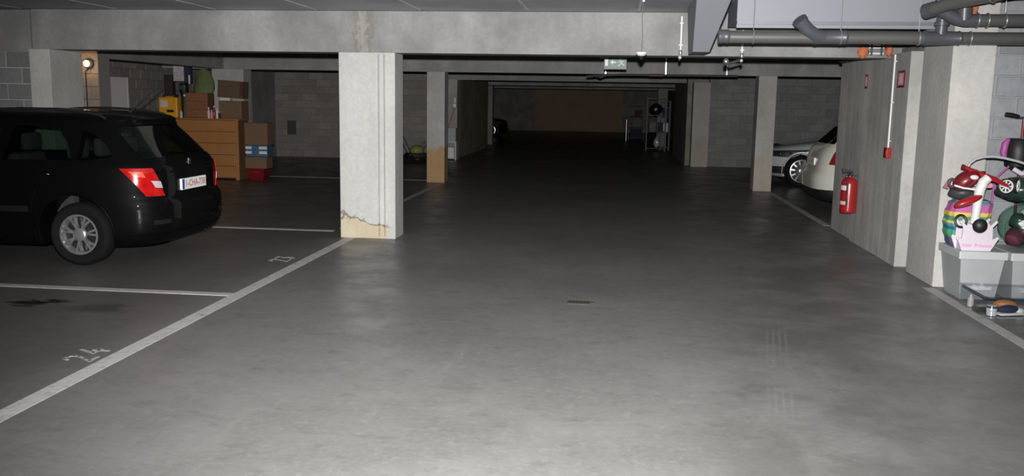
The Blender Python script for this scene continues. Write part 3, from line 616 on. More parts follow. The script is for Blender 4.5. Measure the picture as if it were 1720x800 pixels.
skin(lambda d, z: S2.wrap(abs(d), z, -1 if d < 0 else 1), bil((-1.1, .36), (1.1, .36), (1.1, .19), (-1.1, .19), 30, 6), .006, .02).build('bumper_skirt', M['black'], car2, True)
seat(car2, -.35, 0, 1.15, .5, .98)

# ---- silver car further back, nose to the lane
S3 = CarShape(
    xr=[(.18, .6), (.3, .75), (.5, .78), (.7, .72), (.95, .66), (1.1, .5), (1.25, .3), (1.33, .15), (1.38, -.1), (1.41, -.5)],
    xf=[(.18, -3.08), (.26, -3.20), (.40, -3.24), (.55, -3.24), (.66, -3.21), (.72, -3.17), (.78, -3.02), (.84, -2.75), (.90, -2.35), (.94, -2.1), (.97, -1.98), (1.1, -1.68), (1.2, -1.45), (1.3, -1.15), (1.36, -.95), (1.41, -.8)],
    hw=[(.18, .80), (.26, .85), (.5, .88), (.7, .88), (.82, .86), (.92, .83), (1.1, .75), (1.25, .66), (1.33, .58), (1.38, .45), (1.41, .15)], nf=3.6)
sw3 = [[(-1.75, .96), (-.85, .97), (-.85, 1.25), (-1.1, 1.25), (-1.35, 1.18)], [(-.78, .97), (0, .98), (-.2, 1.2), (-.78, 1.25)]]
car3, _ = make_car('parked_car', 'silver car with wide-spoked wheel facing the lane behind the slim column', None, S3, M['carsilver'], (6.24, 19.05, 0), 0, 2.53, sw3, None, [(-.6, 1.0), (.6, 1.0), (.5, 1.26), (-.5, 1.26)], ztop=1.405, cab=(.72, 1.34), tyres=dict(R=.32, rim=.225, spokes=11, double=False, y=.73), wheels=((1, 1), (1, -1)), glass=M['glass_dark'])
for sg in (-1, 1):
    h = skin(lambda d, z: S3.wrap(d, z, sg, False), bil((1.34, .75), (.5, .70), (.55, .60), (1.08, .58), 18, 6), .006, .012).build('headlight', M['black'], car3, True)
    for d_ in (.80, 1.0): MB().ball(S3.wrap(d_, .655, sg, False)+Vector((-.002, 0, 0)), .032, n=12, k=8).build('lamp_lens', M['chrome'], h, True)
    skin(lambda d, z: S3.wrap(d, z, sg, False), bil((1.18, .40), (.50, .40), (.50, .26), (1.05, .25), 12, 6), .005, .012).build('air_intake', M['black'], car3, True)
    MB().ball(S3.wrap(.95, .335, sg, False), .038, n=12, k=8).build('fog_lamp', M['chrome'], car3, True)
skin(S3.front, bil((-.36, .66), (.36, .66), (.28, .32), (-.28, .32), 10, 8), .006, .012).build('grille', M['black'], car3, True)
seat(car3, -1.2, -.36, .5, .5, .95); seat(car3, -1.2, .36, .5, .5, .95)

# ---- dark car nose far down the lane on the left
S4 = S3
car4, _ = make_car('parked_car', 'dark car nose poking out beyond the far left column', None, S4, M['cardark'], (-8.05, 39.9, 0), PI, 2.53, sw3, None, None, ztop=1.405, cab=None, tyres=dict(R=.32, rim=.225, spokes=5, double=False, y=.73), wheels=((1, 1), (1, -1)))
car4.location.x = -7.95
for sg in (-1, 1):
    h = skin(lambda d, z: S4.wrap(d, z, sg, False), bil((1.02, .72), (.45, .70), (.48, .60), (.85, .58), 14, 6), .006, .012).build('headlight', M['black'], car4, True)
    for d_ in (.55, .66, .80): MB().ball(S4.wrap(d_, .665, sg, False), .035, n=12, k=8).build('lamp_lens', M['chrome'], h, True)

# ------------------------------------------------------------------ lamp, cables and ducts
lamp = empty('bulkhead_lamp', (-7.84, 12.78, 2.0), 0, 'lit bulkhead lamp on the narrow block pier', 'lamp')
MB().lathe([(.075, 0), (.075, .03), (.06, .04)], 20, frame((0, .01, .05), (1, 0, 0), (0, 0, 1))).build('base_plate', M['dgrey'], lamp, True)
MB().ball((0, -.06, .05), .044, .042, .05, 16, 10).build('glowing_glass', M['lampglow'], lamp, True)
for k in range(3):
    a = PI*k/3; MB().tube([(.066*math.cos(a)*math.cos(t), -.03-.085*math.sin(t), .05+.066*math.sin(a)*math.cos(t)) for t in np.linspace(0, PI, 12)], .003, 6).build('wire_guard', M['dgrey'], lamp)
MB().tube([(0, -.002, -.02), (-.055, -.002, -.06), (-.055, -.002, -1.98)], .009, 8).build('conduit', M['black'], lamp)
ll = bpy.data.lights.new('bulkhead_light', 'POINT'); lo = bpy.data.objects.new('bulkhead_light', ll); COL.objects.link(lo)
ll.energy = 2.0; ll.color = (1., .6, .3); ll.shadow_soft_size = .05; lo.location = (-7.84, 12.60, 2.05)

# ventilation duct with its sloping boot, hung below the ceiling
duct = empty('ventilation_duct', (2.1, 8.9, 2.33), 0, 'blue-grey ventilation duct under the ceiling behind the drain pipe', 'duct')
for o in (MB().box(-1.02, 1.1, -.33, .36, .03, .24).build('duct_case', M['duct'], duct), MB().box(-1.02, 1.1, -.352, -.33, .0, .03).build('bottom_flange', M['duct_lip'], duct),
          MB().box(-1.02, 1.1, -.33, -.29, -.03, .0).build('lower_lip', M['duct'], duct)): pass
m = MB(); tp = [(.70, 8.44, CEIL), (1.02, 8.44, CEIL)]; bt = [(.885, 8.95, 2.10), (.725, 8.95, 2.10)]
v = tp + bt + [(a, 9.5, b_) for a, _, b_ in tp] + [(a, 9.5, b_) for a, _, b_ in bt]
boot = m.add(v, [(0, 1, 2, 3), (7, 6, 5, 4), (0, 4, 5, 1), (1, 5, 6, 2), (2, 6, 7, 3), (3, 7, 4, 0)]).build('duct_boot', M['duct'])
tag(boot, 'tapering blue-grey duct boot sloping down from ceiling to beam', 'duct')
MB().tube([(1.022, 8.445, CEIL-.004), (.888, 8.95, 2.105)], .007, 6).build('black_edge', M['black'], boot)  # black line along the boot's right edge

def clamp(par, p, ax, r, top=None, name='clamp'):
    a = Vector(ax); m = MB(); ring = []
    u = a.cross(Vector((0, 0, 1))).normalized(); w = a.cross(u)
    m.tube([Vector(p)+(u*math.cos(t)+w*math.sin(t))*(r+.004) for t in np.linspace(0, 2*PI, 20, endpoint=False)], .006, 6, True)
    o = m.build(name, M['galv'], par, True)
    if top: MB().cyl((p[0], p[1], p[2]+r), (p[0], p[1], top), .004, 6).build('hanger_rod', M['galv'], o)
    return o
pipe = empty('drain_pipe', (0, 0, 0), 0, 'long grey plastic drain pipe hanging across the ceiling on rods', 'pipe')
Yp, zp, rp = 8.20, 2.193, .055
MB().tube([(.91, Yp, zp-.004), (3.0, Yp, zp), (5.2, Yp, zp+.004)], rp, 20).build('pipe_run', M['pvc'], pipe, True)
for xa, xb in ((.88, .98), (1.69, 1.98), (2.61, 2.92)): MB().lathe([(rp, 0), (rp+.008, .004), (rp+.008, .03), (rp+.005, .04), (rp+.005, xb-xa-.03), (rp+.009, xb-xa-.02), (rp, xb-xa)], 20, frame((xa, Yp, zp), (0, 1, 0), (0, 0, 1)), False).build('socket', M['pvc_blue'], pipe, True)
el = MB().tube([(1.80, Yp, zp), (1.71, Yp-.02, zp+.01), (1.63, Yp-.05, zp+.06), (1.555, Yp-.08, zp+.135)], [.056, .058, .058, .058], 20).build('elbow_branch', M['pvc_blue'], pipe, True)
MB().tube([(1.57, Yp-.072, zp+.118), (1.548, Yp-.083, zp+.142)], .066, 20).build('socket_rim', M['pvc_blue'], el, True)
for x_ in (1.18, 1.92, 2.57, 2.99, 4.2): clamp(pipe, (x_, Yp, zp), (1, 0, 0), rp, CEIL)
MB().tube([(2.75, Yp, zp), (2.75, Yp-.02, zp+.20)], [.05, .05], 18).build('riser', M['pvc_blue'], pipe, True)
MB().lathe([(.05, 0), (.062, .004), (.062, .035), (.05, .04)], 18, frame((2.75, Yp-.01, zp+.10), (1, 0, 0), (0, 1, 0))).build('riser_socket', M['pvc_blue'], pipe, True)
up_ = pipe
Yb, zb_ = 8.10, 2.335
MB().tube([(2.93, Yb, zb_), (5.2, Yb, zb_+.01)], .053, 20).build('pipe_run', M['pvc'], up_, True)
MB().tube([(3.0, Yb, zb_-.002), (2.9, Yb, zb_-.002), (2.84, Yb, zb_+.01), (2.68, Yb, zb_+.09), (2.63, Yb, zb_+.12)], .055, 20).build('elbow', M['pvc_blue'], up_, True)
MB().tube([(2.895, Yb, zb_), (2.885, Yb-.01, CEIL)], [.062, .07], 20).build('tee_riser', M['pvc_blue'], up_, True)
for x_ in (3.0, 3.08): clamp(up_, (x_, Yb, zb_), (1, 0, 0), .055)
clamp(up_, (3.22, Yb, zb_), (1, 0, 0), .053, CEIL); clamp(up_, (4.3, Yb, zb_+.006), (1, 0, 0), .053, CEIL)
bp_ = empty('drain_pipe', (0, 0, 0), 0, 'thick dark drain pipe slanting over the tee, open collar end', 'pipe')
MB().tube([(2.56, 8.02, 2.40), (2.68, 7.85, 2.445), (3.10, 7.3, 2.51)], .052, 22).build('pipe_run', M['pvc'], bp_, True)
MB().tube([(2.553, 8.03, 2.398), (2.60, 7.96, 2.414)], .063, 22).build('collar', M['pvc_blue'], bp_, True)
clamp(bp_, (2.9, 7.56, 2.478), Vector((.42, -.55, .08)).normalized(), .053, CEIL)

# hanging pendant and conduits at the first beam
pd = empty('pendant_lamp', (.225, 8.6, 2.06), 0, 'small white pendant hanging on a thin wire before the beam', 'pendant')
MB().lathe([(.012, .02), (.05, .012), (.053, 0), (.036, -.018), (.02, -.026)], 20).build('white_shade', M['white_pl'], pd, True)
MB().lathe([(.03, -.02), (.028, -.03), (.014, -.05), (.004, -.058)], 16).build('dark_tip', M['black'], pd, True)
MB().tube([(0, 0, .02), (.006, 0, .16), (-.006, 0, .35), (.004, 0, CEIL-2.06)], .0028, 6).build('wire', M['galv'], pd)
MB().lathe([(.012, 0), (.012, .04)], 10, Matrix.Translation((.004, 0, CEIL-2.06-.04))).build('wire_clip', M['white_pl'], pd)
def conduit(name, label, x, z0, z1, y=9.985):
    c_ = empty(name, (x, y, z0), 0, label, 'conduit')
    MB().cyl((0, 0, 0), (0, 0, z1-z0), .012, 12).build('tube', M['white_pl'], c_, True)
    MB().lathe([(.016, -.02), (.02, -.015), (.02, .02), (.014, .03)], 12).build('end_fitting', M['galv'], c_, True)
    MB().ball((-.005, -.01, -.05), .02, n=10, k=8).build('lens', M['lamp_clear'], c_, True); MB().lathe([(.014, -.08), (.014, -.062)], 10, Matrix.Translation((-.008, -.012, 0))).build('dark_cap', M['black'], c_, True)
    for t in (.2, .8): MB().box(-.02, .02, -.004, .014, (z1-z0)*t, (z1-z0)*t+.012).build('saddle', M['white_pl'], c_)
    return c_
conduit('cable_conduit', 'white upright conduit on the beam left of duct boot', .68, 2.145, 2.53)
cc = conduit('cable_conduit', 'short white conduit with sensor below the drain pipe', 1.33, 2.12, 2.40)
MB().tube([(-.005, -.01, -.04), (-.11, -.03, -.075), (-.19, -.06, -.09)], [.014, .016, .02], 10).build('sensor_arm', M['dgrey'], cc, True)
MB().ball((-.17, -.065, -.062), .03, n=12, k=8).build('sensor_head', M['galv'], cc, True)
# exit sign
ex = empty('exit_sign', (0, 13.0, 2.07), 0, 'green running-man exit sign hanging between first and second beam', 'exit sign')
MB().bbox(-.18, .14, 0, .03, 0, .17, .004).build('light_box', M['vent_grey'], ex); ps = MB().box(-.115, .13, -.003, 0, .03, .16).build('green_panel', M['green_sign'], ex)
MB().box(-.165, -.125, -.004, 0, .05, .155).build('white_door', M['white_pl'], ex)
MB().prism([(-.09, .1), (-.055, .135), (-.055, .108), (-.01, .108), (-.01, .092), (-.055, .092), (-.055, .065)], -.0045, -.003, 'y').build('arrow', M['white_pl'], ps)
rm = MB()
for a, b_, w in (((.055, .125), (.07, .085), .012), ((.07, .085), (.105, .055), .007), ((.07, .085), (.04, .07), .007), ((.04, .07), (.025, .045), .006), ((.058, .12), (.095, .11), .006), ((.055, .12), (.025, .10), .006)):
    p, q = Vector(a), Vector(b_); t = (q-p).normalized(); n_ = Vector((-t.y, t.x))*w*.6; rm.prism([tuple(p+n_), tuple(q+n_), tuple(q-n_), tuple(p-n_)], -.0045, -.003, 'y')
rm.prism([(.05+.012*math.cos(t), .145+.012*math.sin(t)) for t in np.linspace(0, 2*PI, 10, endpoint=False)], -.0045, -.003, 'y'); rm.build('running_figure', M['white_pl'], ps)
for x_ in (-.235, -.17): MB().cyl((x_, .015, .16), (x_, .015, CEIL-2.07), .006, 8).build('suspension_rod', M['white_pl'], ex)
MB().box(-.245, -.16, .008, .022, .155, .17).build('rod_bracket', M['white_pl'], ex)
# pipework clutter under the second beam
tr = tag(MB().tube([(-.55, 17.0, 2.08), (-.3, 16.9, 2.10), (.1, 16.9, 2.115), (2.2, 16.9, 2.118)], .02, 8).build('ceiling_cable', M['dgrey'], None, True), 'dark cable pipe slung under the second cross beam', 'cable')
MB().tube([(-.42, 16.98, 2.115), (-.30, 16.9, 2.06), (-.15, 16.9, 2.12)], .018, 8).build('loop', M['dgrey'], tr, True)
MB().tube([(.6, 16.9, 2.115), (.85, 16.9, 2.115)], .026, 8).build('brown_sleeve', M['card_dark'], tr, True)
for x_ in (-.2, .9, 2.0): MB().box(x_-.01, x_+.01, 16.89, 16.91, 2.13, CEIL).build('strap', M['galv'], tr)

# ------------------------------------------------------------------ fire point on the board-marked wall
XW = 2.87
fe = empty('fire_extinguisher', (2.772, 10.88, .36), 0, 'red fire extinguisher hung on the board-marked wall', 'fire extinguisher')
MB().lathe([(.083, 0), (.091, .008), (.093, .03), (.093, .34), (.086, .375), (.055, .41), (.028, .425), (.028, .44)], 28).build('cylinder', M['red'], fe, True)
for nm_, za_, zb_l, mt_ in (('white_label', .27, .325, M['white_pl']), ('lower_label', .10, .14, M['cream'])):
  m = MB()
  for t0 in np.linspace(PI*.95, PI*1.35, 7)[:-1]:
    t1 = t0+PI*.07; m.prism([(.0937*math.cos(t0), .0937*math.sin(t0)), (.0937*math.cos(t1), .0937*math.sin(t1)), (.0945*math.cos(t1), .0945*math.sin(t1)), (.0945*math.cos(t0), .0945*math.sin(t0))], za_, zb_l, 'z')
  m.build(nm_, mt_, fe)
MB().bbox(-.03, .03, -.018, .018, .44, .475, .006).build('valve', M['black'], fe); MB().prism([(-.09, .47), (.02, .485), (.02, .50), (-.10, .525)], -.012, .012, 'y').build('lever', M['black'], fe)
MB().tube([(-.01, -.02, .46), (-.04, -.08, .44), (-.05, -.10, .38), (-.05, -.10, .2), (-.045, -.10, .10)], [.009]*4+[.012], 8).build('hose', M['black'], fe, True)
MB().ball((-.045, -.02, .43), .016, n=10, k=8).build('gauge', M['chrome'], fe, True); MB().bbox(.02, .085, -.03, .03, .36, .44, .004).build('wall_bracket', M['dgrey'], fe)
cp = empty('call_point', (XW, 9.76, 1.075), 0, 'red square fire call point below the white conduit', 'call point')
MB().bbox(-.05, 0, -.055, .055, 0, .11, .006).build('red_housing', M['red'], cp); MB().box(-.053, -.05, -.03, .03, .03, .08).build('press_glass', M['red_dark'], cp); MB().bbox(-.045, -.004, .055, .075, .01, .10, .004).build('black_side', M['black'], cp)
cw = empty('wall_conduit', (XW-.014, 9.79, 1.185), 0, 'thin white conduit running up from the call point', 'conduit')
MB().cyl((0, 0, 0), (0, 0, .955), .011, 12).build('tube', M['white_pl'], cw, True)
for t in (.06, .46, .88): MB().bbox(-.014, .014, -.03, .016, t, t+.014, .003).build('saddle', M['white_pl'], cw)
def sign(y0, y1, z0, z1, label):
    s_ = empty('fire_sign', (XW, (y0+y1)/2, z0), 0, label, 'sign'); w = (y1-y0)/2; h = z1-z0
    MB().box(-.006, 0, -w, w, 0, h).build('red_plate', M['red_dark'], s_); p_ = MB().box(-.0075, -.006, -w*.7, w*.7, h*.14, h*.86).build('picture_field', M['pink'], s_)
    MB().prism([(-w*.25, h*.25), (w*.25, h*.25), (w*.25, h*.6), (w*.1, h*.7), (w*.1, h*.78), (-w*.3, h*.78), (-w*.3, h*.72), (-w*.1, h*.7), (-w*.25, h*.6)], -.0085, -.0075, 'x').build('extinguisher_symbol', M['white_pl'], p_)
sign(9.46, 9.69, 1.80, 1.97, 'red-framed fire sign beside the white conduit'); sign(10.80, 10.90, 1.81, 1.97, 'small narrow dark red sign above the extinguisher')
# conduits and foam on the ledge of that wall
cb = empty('conduit_bundle', (2.635, 9.985, 2.14), 0, 'bundle of four pale conduits on the beam face above the fire point wall', 'conduits')
for k in range(4): MB().cyl((.0, 0, .02+.03*k), (.155, 0, .02+.03*k), .0125, 10).build('conduit', M['galv'] if k % 2 else M['white_pl'], cb, True)
for x_ in (.03, .13): MB().bbox(x_-.01, x_+.01, -.02, .014, 0, .13, .003).build('bracket', M['dgrey'], cb)
tag(MB().ball((2.575, 9.96, 2.17), .055, .045, .065, 12, 9, .10, 4).build('foam_plug', M['foam'], None, True), 'orange foam plug at the free end of the conduit bundle', 'foam')
tag(MB().ball((3.02, 8.285, 2.47), .05, .035, .09, 12, 9, .10, 5).build('foam_plug', M['foam'], None, True), 'orange foam plug at the top of the pale column', 'foam')
tag(MB().ball((2.835, 9.955, 2.20), .035, .05, .075, 12, 9, .10, 9).build('foam_plug', M['foam'], None, True), 'orange foam plug above the white wall conduit', 'foam')
tag(MB().tube([(2.86, 12.1, 2.172), (2.885, 11.4, 2.172), (2.89, 10.5, 2.172)], .022, 10).build('ledge_pipe', M['dgrey'], None, True), 'dark pipe lying along the top edge of fire point wall', 'pipe')

# ------------------------------------------------------------------ chest of drawers and what stands on it
ch = empty('chest_of_drawers', (-7.9, 16.55, 0), 0, 'tall orange-brown chest of five drawers beside the box stack', 'chest of drawers')
MB().box(-.72, -.69, 0, .48, 0, 1.15).box(-.69, .70, .46, .48, .03, 1.15).box(-.69, .70, .02, .46, .03, .06).build('carcass', M['wood_dark'], ch)
MB().box(.70, .73, 0, .48, 0, 1.15).build('side_panel', M['wood_dark'], ch)
MB().box(.655, .73, -.012, 0, 0, 1.15).build('front_stile', M['wood'], ch); MB().bbox(-.74, .75, -.02, .49, 1.15, 1.175, .005).build('top_board', M['wood'], ch)
for k in range(5): MB().bbox(-.715, .65, -.015, .006, .05+.22*k, .05+.22*k+.214, .006).build('drawer', M['wood'], ch)
ZT = 1.176
yc = empty('tool_case', (-8.62, 16.72, ZT), 0, 'yellow plastic case with black oval grip on the chest', 'case')
MB().bbox(-.19, .19, -.09, .09, 0, .39, .02).build('case_body', M['yellow'], yc); MB().bbox(-.02, .12, -.1, -.088, .10, .15, .004).build('grip', M['black'], yc); MB().box(-.15, .0, -.093, -.089, .2, .33).build('sticker', M['cream'], yc); MB().bbox(-.08, .08, -.03, .03, .39, .41, .008).build('top_handle', M['yellow'], yc)
sp = empty('speaker_box', (-8.60, 16.72, ZT+.411), 0, 'dark tall box standing on the yellow case', 'box')
MB().bbox(-.09, .075, -.07, .07, .03, .41, .008).build('cabinet', M['black_brown'], sp); MB().bbox(-.13, .12, -.08, .08, 0, .03, .01).build('foot_cloth', M['navy'], sp)
md = empty('mini_drawers', (-8.03, 16.76, ZT), 0, 'small reddish wooden drawer box on the chest', 'drawer box')
MB().box(-.225, .225, -.13, .16, 0, .48).build('carcass', M['wood_dark'], md)
for k in range(3): dd = MB().bbox(-.215, .215, -.15, -.13, .015+.155*k, .16+.155*k, .005).build('drawer', M['wood_red'], md); MB().ball((0, -.155, .09+.155*k), .012, n=8, k=6).build('knob', M['wood_dark'], dd)
bl_ = empty('black_canister', (-8.36, 16.80, ZT), 0, 'black canister with green label between yellow case and drawer box', 'canister')
MB().lathe([(.06, 0), (.06, .44), (.085, .50), (.09, .63), (.06, .665)], 20).build('body', M['black'], bl_, True); MB().lathe([(.045, 0), (.045, .01)], 16, frame((0, -.092, .58), (1, 0, 0), (0, 0, 1))).build('green_label', M['green_sign'], bl_)
MB().ball((.04, -.075, .43), .025, n=8, k=6).build('cap', M['white_pl'], bl_)
m_print = plain('colour_print', (.5, .42, .45), .5, var=.6, scale=13)
pb = empty('picture_box', (-8.36, 16.78, ZT+.7), 0, 'printed picture box with blue side leaning atop the black canister', 'box')
MB().bbox(-.16, .05, -.08, .06, 0, .30, .004).build('printed_front', m_print, pb); MB().bbox(.05, .17, -.06, .06, -.03, .31, .006).build('blue_side', M['navy'], pb); MB().box(.15, .175, -.085, -.06, -.05, .12).build('white_strip', M['white_pl'], pb)
gb = MB(); ring = [(.20, 0), (.22, .08), (.20, .2), (.16, .33), (.10, .43), (.04, .47)]
gb.lathe([(r, h) for r, h in ring], 18, Matrix.Diagonal((1, .55, 1, 1)))
gb.v = [(x_+.05*(z_/.47)+.02*math.sin(9*z_+5*y_), y_+.012*math.sin(22*x_), z_) for x_, y_, z_ in gb.v]
gbo = gb.build('cloth_bag', M['green_bag'], None, True, loc=(-7.96, 16.77, ZT+.481)); tag(gbo, 'sagging dull green cloth bag on top of the drawer box', 'bag')
MB().tube([(-.06, -.1, .36), (.04, -.12, .44), (.16, -.08, .36), (.2, -.05, .2)], .012, 8).build('grey_fold', M['greybrown'], gbo, True)
def carton(name, label, loc, w, d, h, mat, rz=0, group=None, tape=False, flaps=False):
    c_ = empty(name, loc, rz, label, 'box', group); MB().bbox(-w/2, w/2, -d/2, d/2, 0, h, .006).build('carton', mat, c_)
    if tape: MB().box(-.025, .025, -d/2-.0015, d/2+.0015, h*.72, h+.0015).build('tape', M['cream'], c_)
    if flaps: MB().box(-w/2, w/2, -d/2-.02, -d/2, h-.002, h+.004).build('flap', mat, c_)
    return c_
carton('cardboard_box', 'reddish cardboard box on the chest beside the small bottles', (-7.36, 16.80, ZT), .46, .34, .34, M['card'])
wt = empty('paper_stack', (-7.47, 16.72, ZT+.344), 0, 'small white stack of papers between two cardboard boxes', 'paper')
for k in range(3): MB().box(-.10+.004*k, .10, -.07, .07, .018*k, .018*k+.016).build('booklet', M['white_pl'], wt)
cbx = carton('cardboard_box', 'dark brown cardboard box tilted on top beneath the beam', (-7.37, 16.80, ZT+.40), .50, .3, .32, M['card_dark'], flaps=True); cbx.rotation_euler.y = .06
MB().box(.19, .252, -.152, -.15, .04, .30).build('printed_edge', M['maroon'], cbx)
cols = [M['cream'], M['pink'], M['red'], M['white_pl'], M['navy'], M['lilac']]
for k, (dx_, hh) in enumerate(((-.0, .21), (.06, .16), (.11, .24), (.17, .19), (.215, .13), (.03, .14))):
    bb = empty('bottle', (-7.78+dx_, 16.60+(.06 if k == 5 else 0), ZT), 0, ['cream round bottle next to the drawer box', 'pink bottle among the small bottles', 'tall red bottle in the bottle row', 'white bottle in the bottle row', 'navy bottle before the cardboard box', 'pale lilac bottle behind the cream one'][k], 'bottle', 'bottles on the chest')
    MB().lathe([(.022, 0), (.025, .01), (.025, hh*.65), (.011, hh*.82), (.011, hh*.9)], 14).build('body', cols[k], bb, True); MB().lathe([(.014, hh*.9), (.014, hh)], 12).build('cap', M['white_pl'], bb, True)
sb_ = empty('small_can', (-8.385+.04, 16.62, ZT), 0, 'small pale spray can beside the yellow case', 'can'); MB().lathe([(.025, 0), (.025, .1), (.015, .115)], 14).build('body', M['cream'], sb_, True); MB().lathe([(.012, .115), (.012, .135)], 12).build('cap', M['white_pl'], sb_, True)
# stack beside the chest
rc = empty('crate', (-6.86, 16.75, 0), 0, 'red plastic crate on the floor beside the chest', 'crate')
m = MB(); w, d_, h = .2, .15, .22
m.lathe([(.19, 0), (.235, .21), (.25, .215), (.25, .23), (.225, .23), (.18, .015)], 4, Matrix.Rotation(PI/4, 4, 'Z') @ Matrix.Diagonal((1.05, 1, 1, 1))); m.build('tub', M['red_dark'], rc)
MB().box(-.06, .06, -.188, -.176, .15, .18).build('grip', M['red'], rc)
carton('cardboard_box', 'cardboard box resting in the red crate beside the chest', (-6.86, 16.75, .231), .43, .32, .22, M['card'])
pk = empty('drink_pack', (-6.85, 16.75, .454), 0, 'blue and white shrink-wrapped pack between two cardboard boxes', 'pack')
MB().bbox(-.22, .22, -.15, .15, 0, .225, .02).build('wrap', M['bluefab'], pk)
for z_ in (.06, .15): MB().box(-.215, -.09, -.153, -.15, z_, z_+.05).build('white_print', M['white_pl'], pk); MB().box(.06, .215, -.153, -.15, z_, z_+.05).build('white_print', M['white_pl'], pk)
carton('cardboard_box', 'cardboard box with dark print topping the stack beside the chest', (-6.84, 16.75, .681), .46, .33, .42, M['card'], flaps=True)
pn = empty('panel_board', (-9.185, 15.76, 0), 0, 'pale grey board leaning against the long dim block wall', 'board')
MB().box(.0, .03, -.42, .42, .0, 1.92).build('sheet', M['board'], pn); MB().box(.03, .036, .38, .42, 0, 1.92).build('edge_strip', M['white_pl'], pn)
vt = empty('vent_grille', (-8.74, 23.68, .60), 0, 'small dark vent grille in the brownish rear block wall', 'vent')
MB().box(-.12, .12, -.02, 0, 0, .38).build('frame', M['vent'], vt)
for k in range(8): MB().box(-.1, .1, -.03, -.02, .03+.042*k, .052+.042*k).build('slat', M['dgrey'], vt)
# lawn mower in the dark bay, white shelf and broom
mw = empty('lawn_mower', (-5.05, 22.7, 0), .5, 'lime and black lawn mower in the dark bay beside the slim column', 'lawn mower')
MB().bbox(-.28, .28, -.22, .22, .10, .24, .05).build('deck', M['black'], mw, True); MB().ball((0, 0, .30), .2, .16, .14, 14, 8).build('engine_cover', M['lime'], mw, True)
MB().ball((.15, -.12, .45), .08, .06, .09, 12, 8).build('grass_funnel', M['greybrown'], mw, True)
for sx in (-1, 1):
    for sy in (-1, 1): MB().lathe([(.09, -.02), (.10, -.012), (.10, .012), (.09, .02)], 18, Matrix.Translation((sx*.22, sy*.25, .10)) @ Matrix.Rotation(PI/2, 4, 'X')).build('wheel', M['rubber'], mw, True)
MB().tube([(-.2, -.2, .22), (-.55, -.2, .95), (-.6, -.12, 1.02), (-.6, .12, 1.02), (-.55, .2, .95), (-.2, .2, .22)], .013, 8).build('handle', M['black'], mw, True)
sh = empty('shelf_unit', (-4.43, 23.95, 0), 0, 'small white shelf unit against the slim end column', 'shelf')
MB().box(-.25, -.22, -.15, .15, 0, .47).build('side', M['white_pl'], sh); MB().box(.18, .21, -.15, .15, 0, .47).build('side', M['white_pl'], sh); MB().box(-.25, .21, -.15, .15, .47, .50).build('top', M['white_pl'], sh); MB().box(-.22, .18, -.15, .15, .04, .06).build('shelf', M['white_pl'], sh)
carton('storage_box', 'pale blue-grey box inside the white shelf unit', (-4.45, 23.95, .061), .34, .24, .28, M['board'], tape=False)
carton('storage_box', 'grey box standing on the white shelf unit', (-4.37, 23.95, .501), .26, .22, .36, M['bin'], tape=False)
jr = empty('bottle', (-4.59, 23.89, .501), 0, 'cream round jug on top of the white shelf unit', 'bottle'); MB().lathe([(.05, 0), (.06, .02), (.06, .12), (.03, .17)], 16).build('body', M['cream'], jr, True); MB().lathe([(.032, .17), (.032, .2)], 14).build('cap', M['white_pl'], jr, True)
br = empty('broom', (-4.53, 23.5, 0), 0, 'broom with white head leaning beside the slim end column', 'broom')
MB().tube([(-.12, 0, .0), (.30, .06, 1.42)], .012, 8).build('handle', M['wood'], br, True); MB().bbox(.26, .36, .0, .12, 1.40, 1.52, .02).build('head', M['white_pl'], br, True); MB().bbox(.27, .36, .01, .11, 1.52, 1.68, .02).build('bristles', M['cream'], br, True)

# storage racks far down the lane on the right
def rack(loc, label, w, d, h, items):
    r = empty('storage_rack', loc, 0, label, 'rack')
    for sx in (-1, 1):
        for sy in (-1, 1): MB().box(sx*w/2-.015, sx*w/2+.015, sy*d/2-.015, sy*d/2+.015, 0, h).build('post', M['black'], r)
    zs = [.1, .1+(h-.15)/3, .1+2*(h-.15)/3, h-.05]
    for z_ in zs: MB().box(-w/2, w/2, -d/2, d/2, z_, z_+.02).build('shelf', M['black'], r)
    for lv, x_, ww, hh, mat, lab, nm in items:
        o = empty(nm, (loc[0]+x_, loc[1]-.02, loc[2]+zs[lv]+.021), 0, lab, nm.split('_')[-1])
        if nm == 'plastic_sack':
            MB().ball((0, 0, hh*.48), ww/2, .17, hh*.48, 14, 9, .05, int(x_*50)+9).build('sack', mat, o, True); MB().lathe([(.02, hh*.9), (.035, hh*1.0), (.03, hh*1.02)], 10).build('tied_neck', mat, o, True)
        else: MB().bbox(-ww/2, ww/2, -.16, .16, 0, hh, .01).build('shell', mat, o); MB().box(-ww/2-.004, ww/2+.004, -.165, .165, hh, hh+.02).build('lid', M['dgrey'], o)
rack((1.38, 30.6, 0), 'dark storage rack with wrapped sacks near the far right column', .62, .42, 1.8, [
    (0, .04, .22, .36, M['lamp_clear'], 'shiny silver wrapped sack low on the nearer rack', 'plastic_sack'), (1, .15, .16, .3, M['navy'], 'navy plastic box on the nearer dark rack', 'plastic_box'), (1, -.12, .24, .3, M['black'], 'black box on the nearer dark rack', 'plastic_box'), (2, -.02, .44, .4, M['cardark'], 'dark sack high on the nearer rack', 'plastic_sack')])
rack((.92, 39.2, 0), 'dark storage rack with a red box furthest down the lane', .66, .42, 1.55, [
    (0, 0, .5, .4, M['navy'], 'navy box low on the furthest rack', 'plastic_box'), (1, .02, .4, .30, M['black'], 'black box on the furthest rack', 'plastic_box'), (2, .08, .3, .26, M['maroon'], 'dark red box on the furthest rack', 'plastic_box')])
rack((1.72, 31.4, 0), 'narrow dark rack standing against the right side wall', .3, .4, 1.7, [(1, 0, .2, .3, M['lamp_clear'], 'silver wrapped box on the narrow rack', 'plastic_box'), (2, 0, .2, .3, M['navy'], 'navy box on the narrow rack', 'plastic_box')])
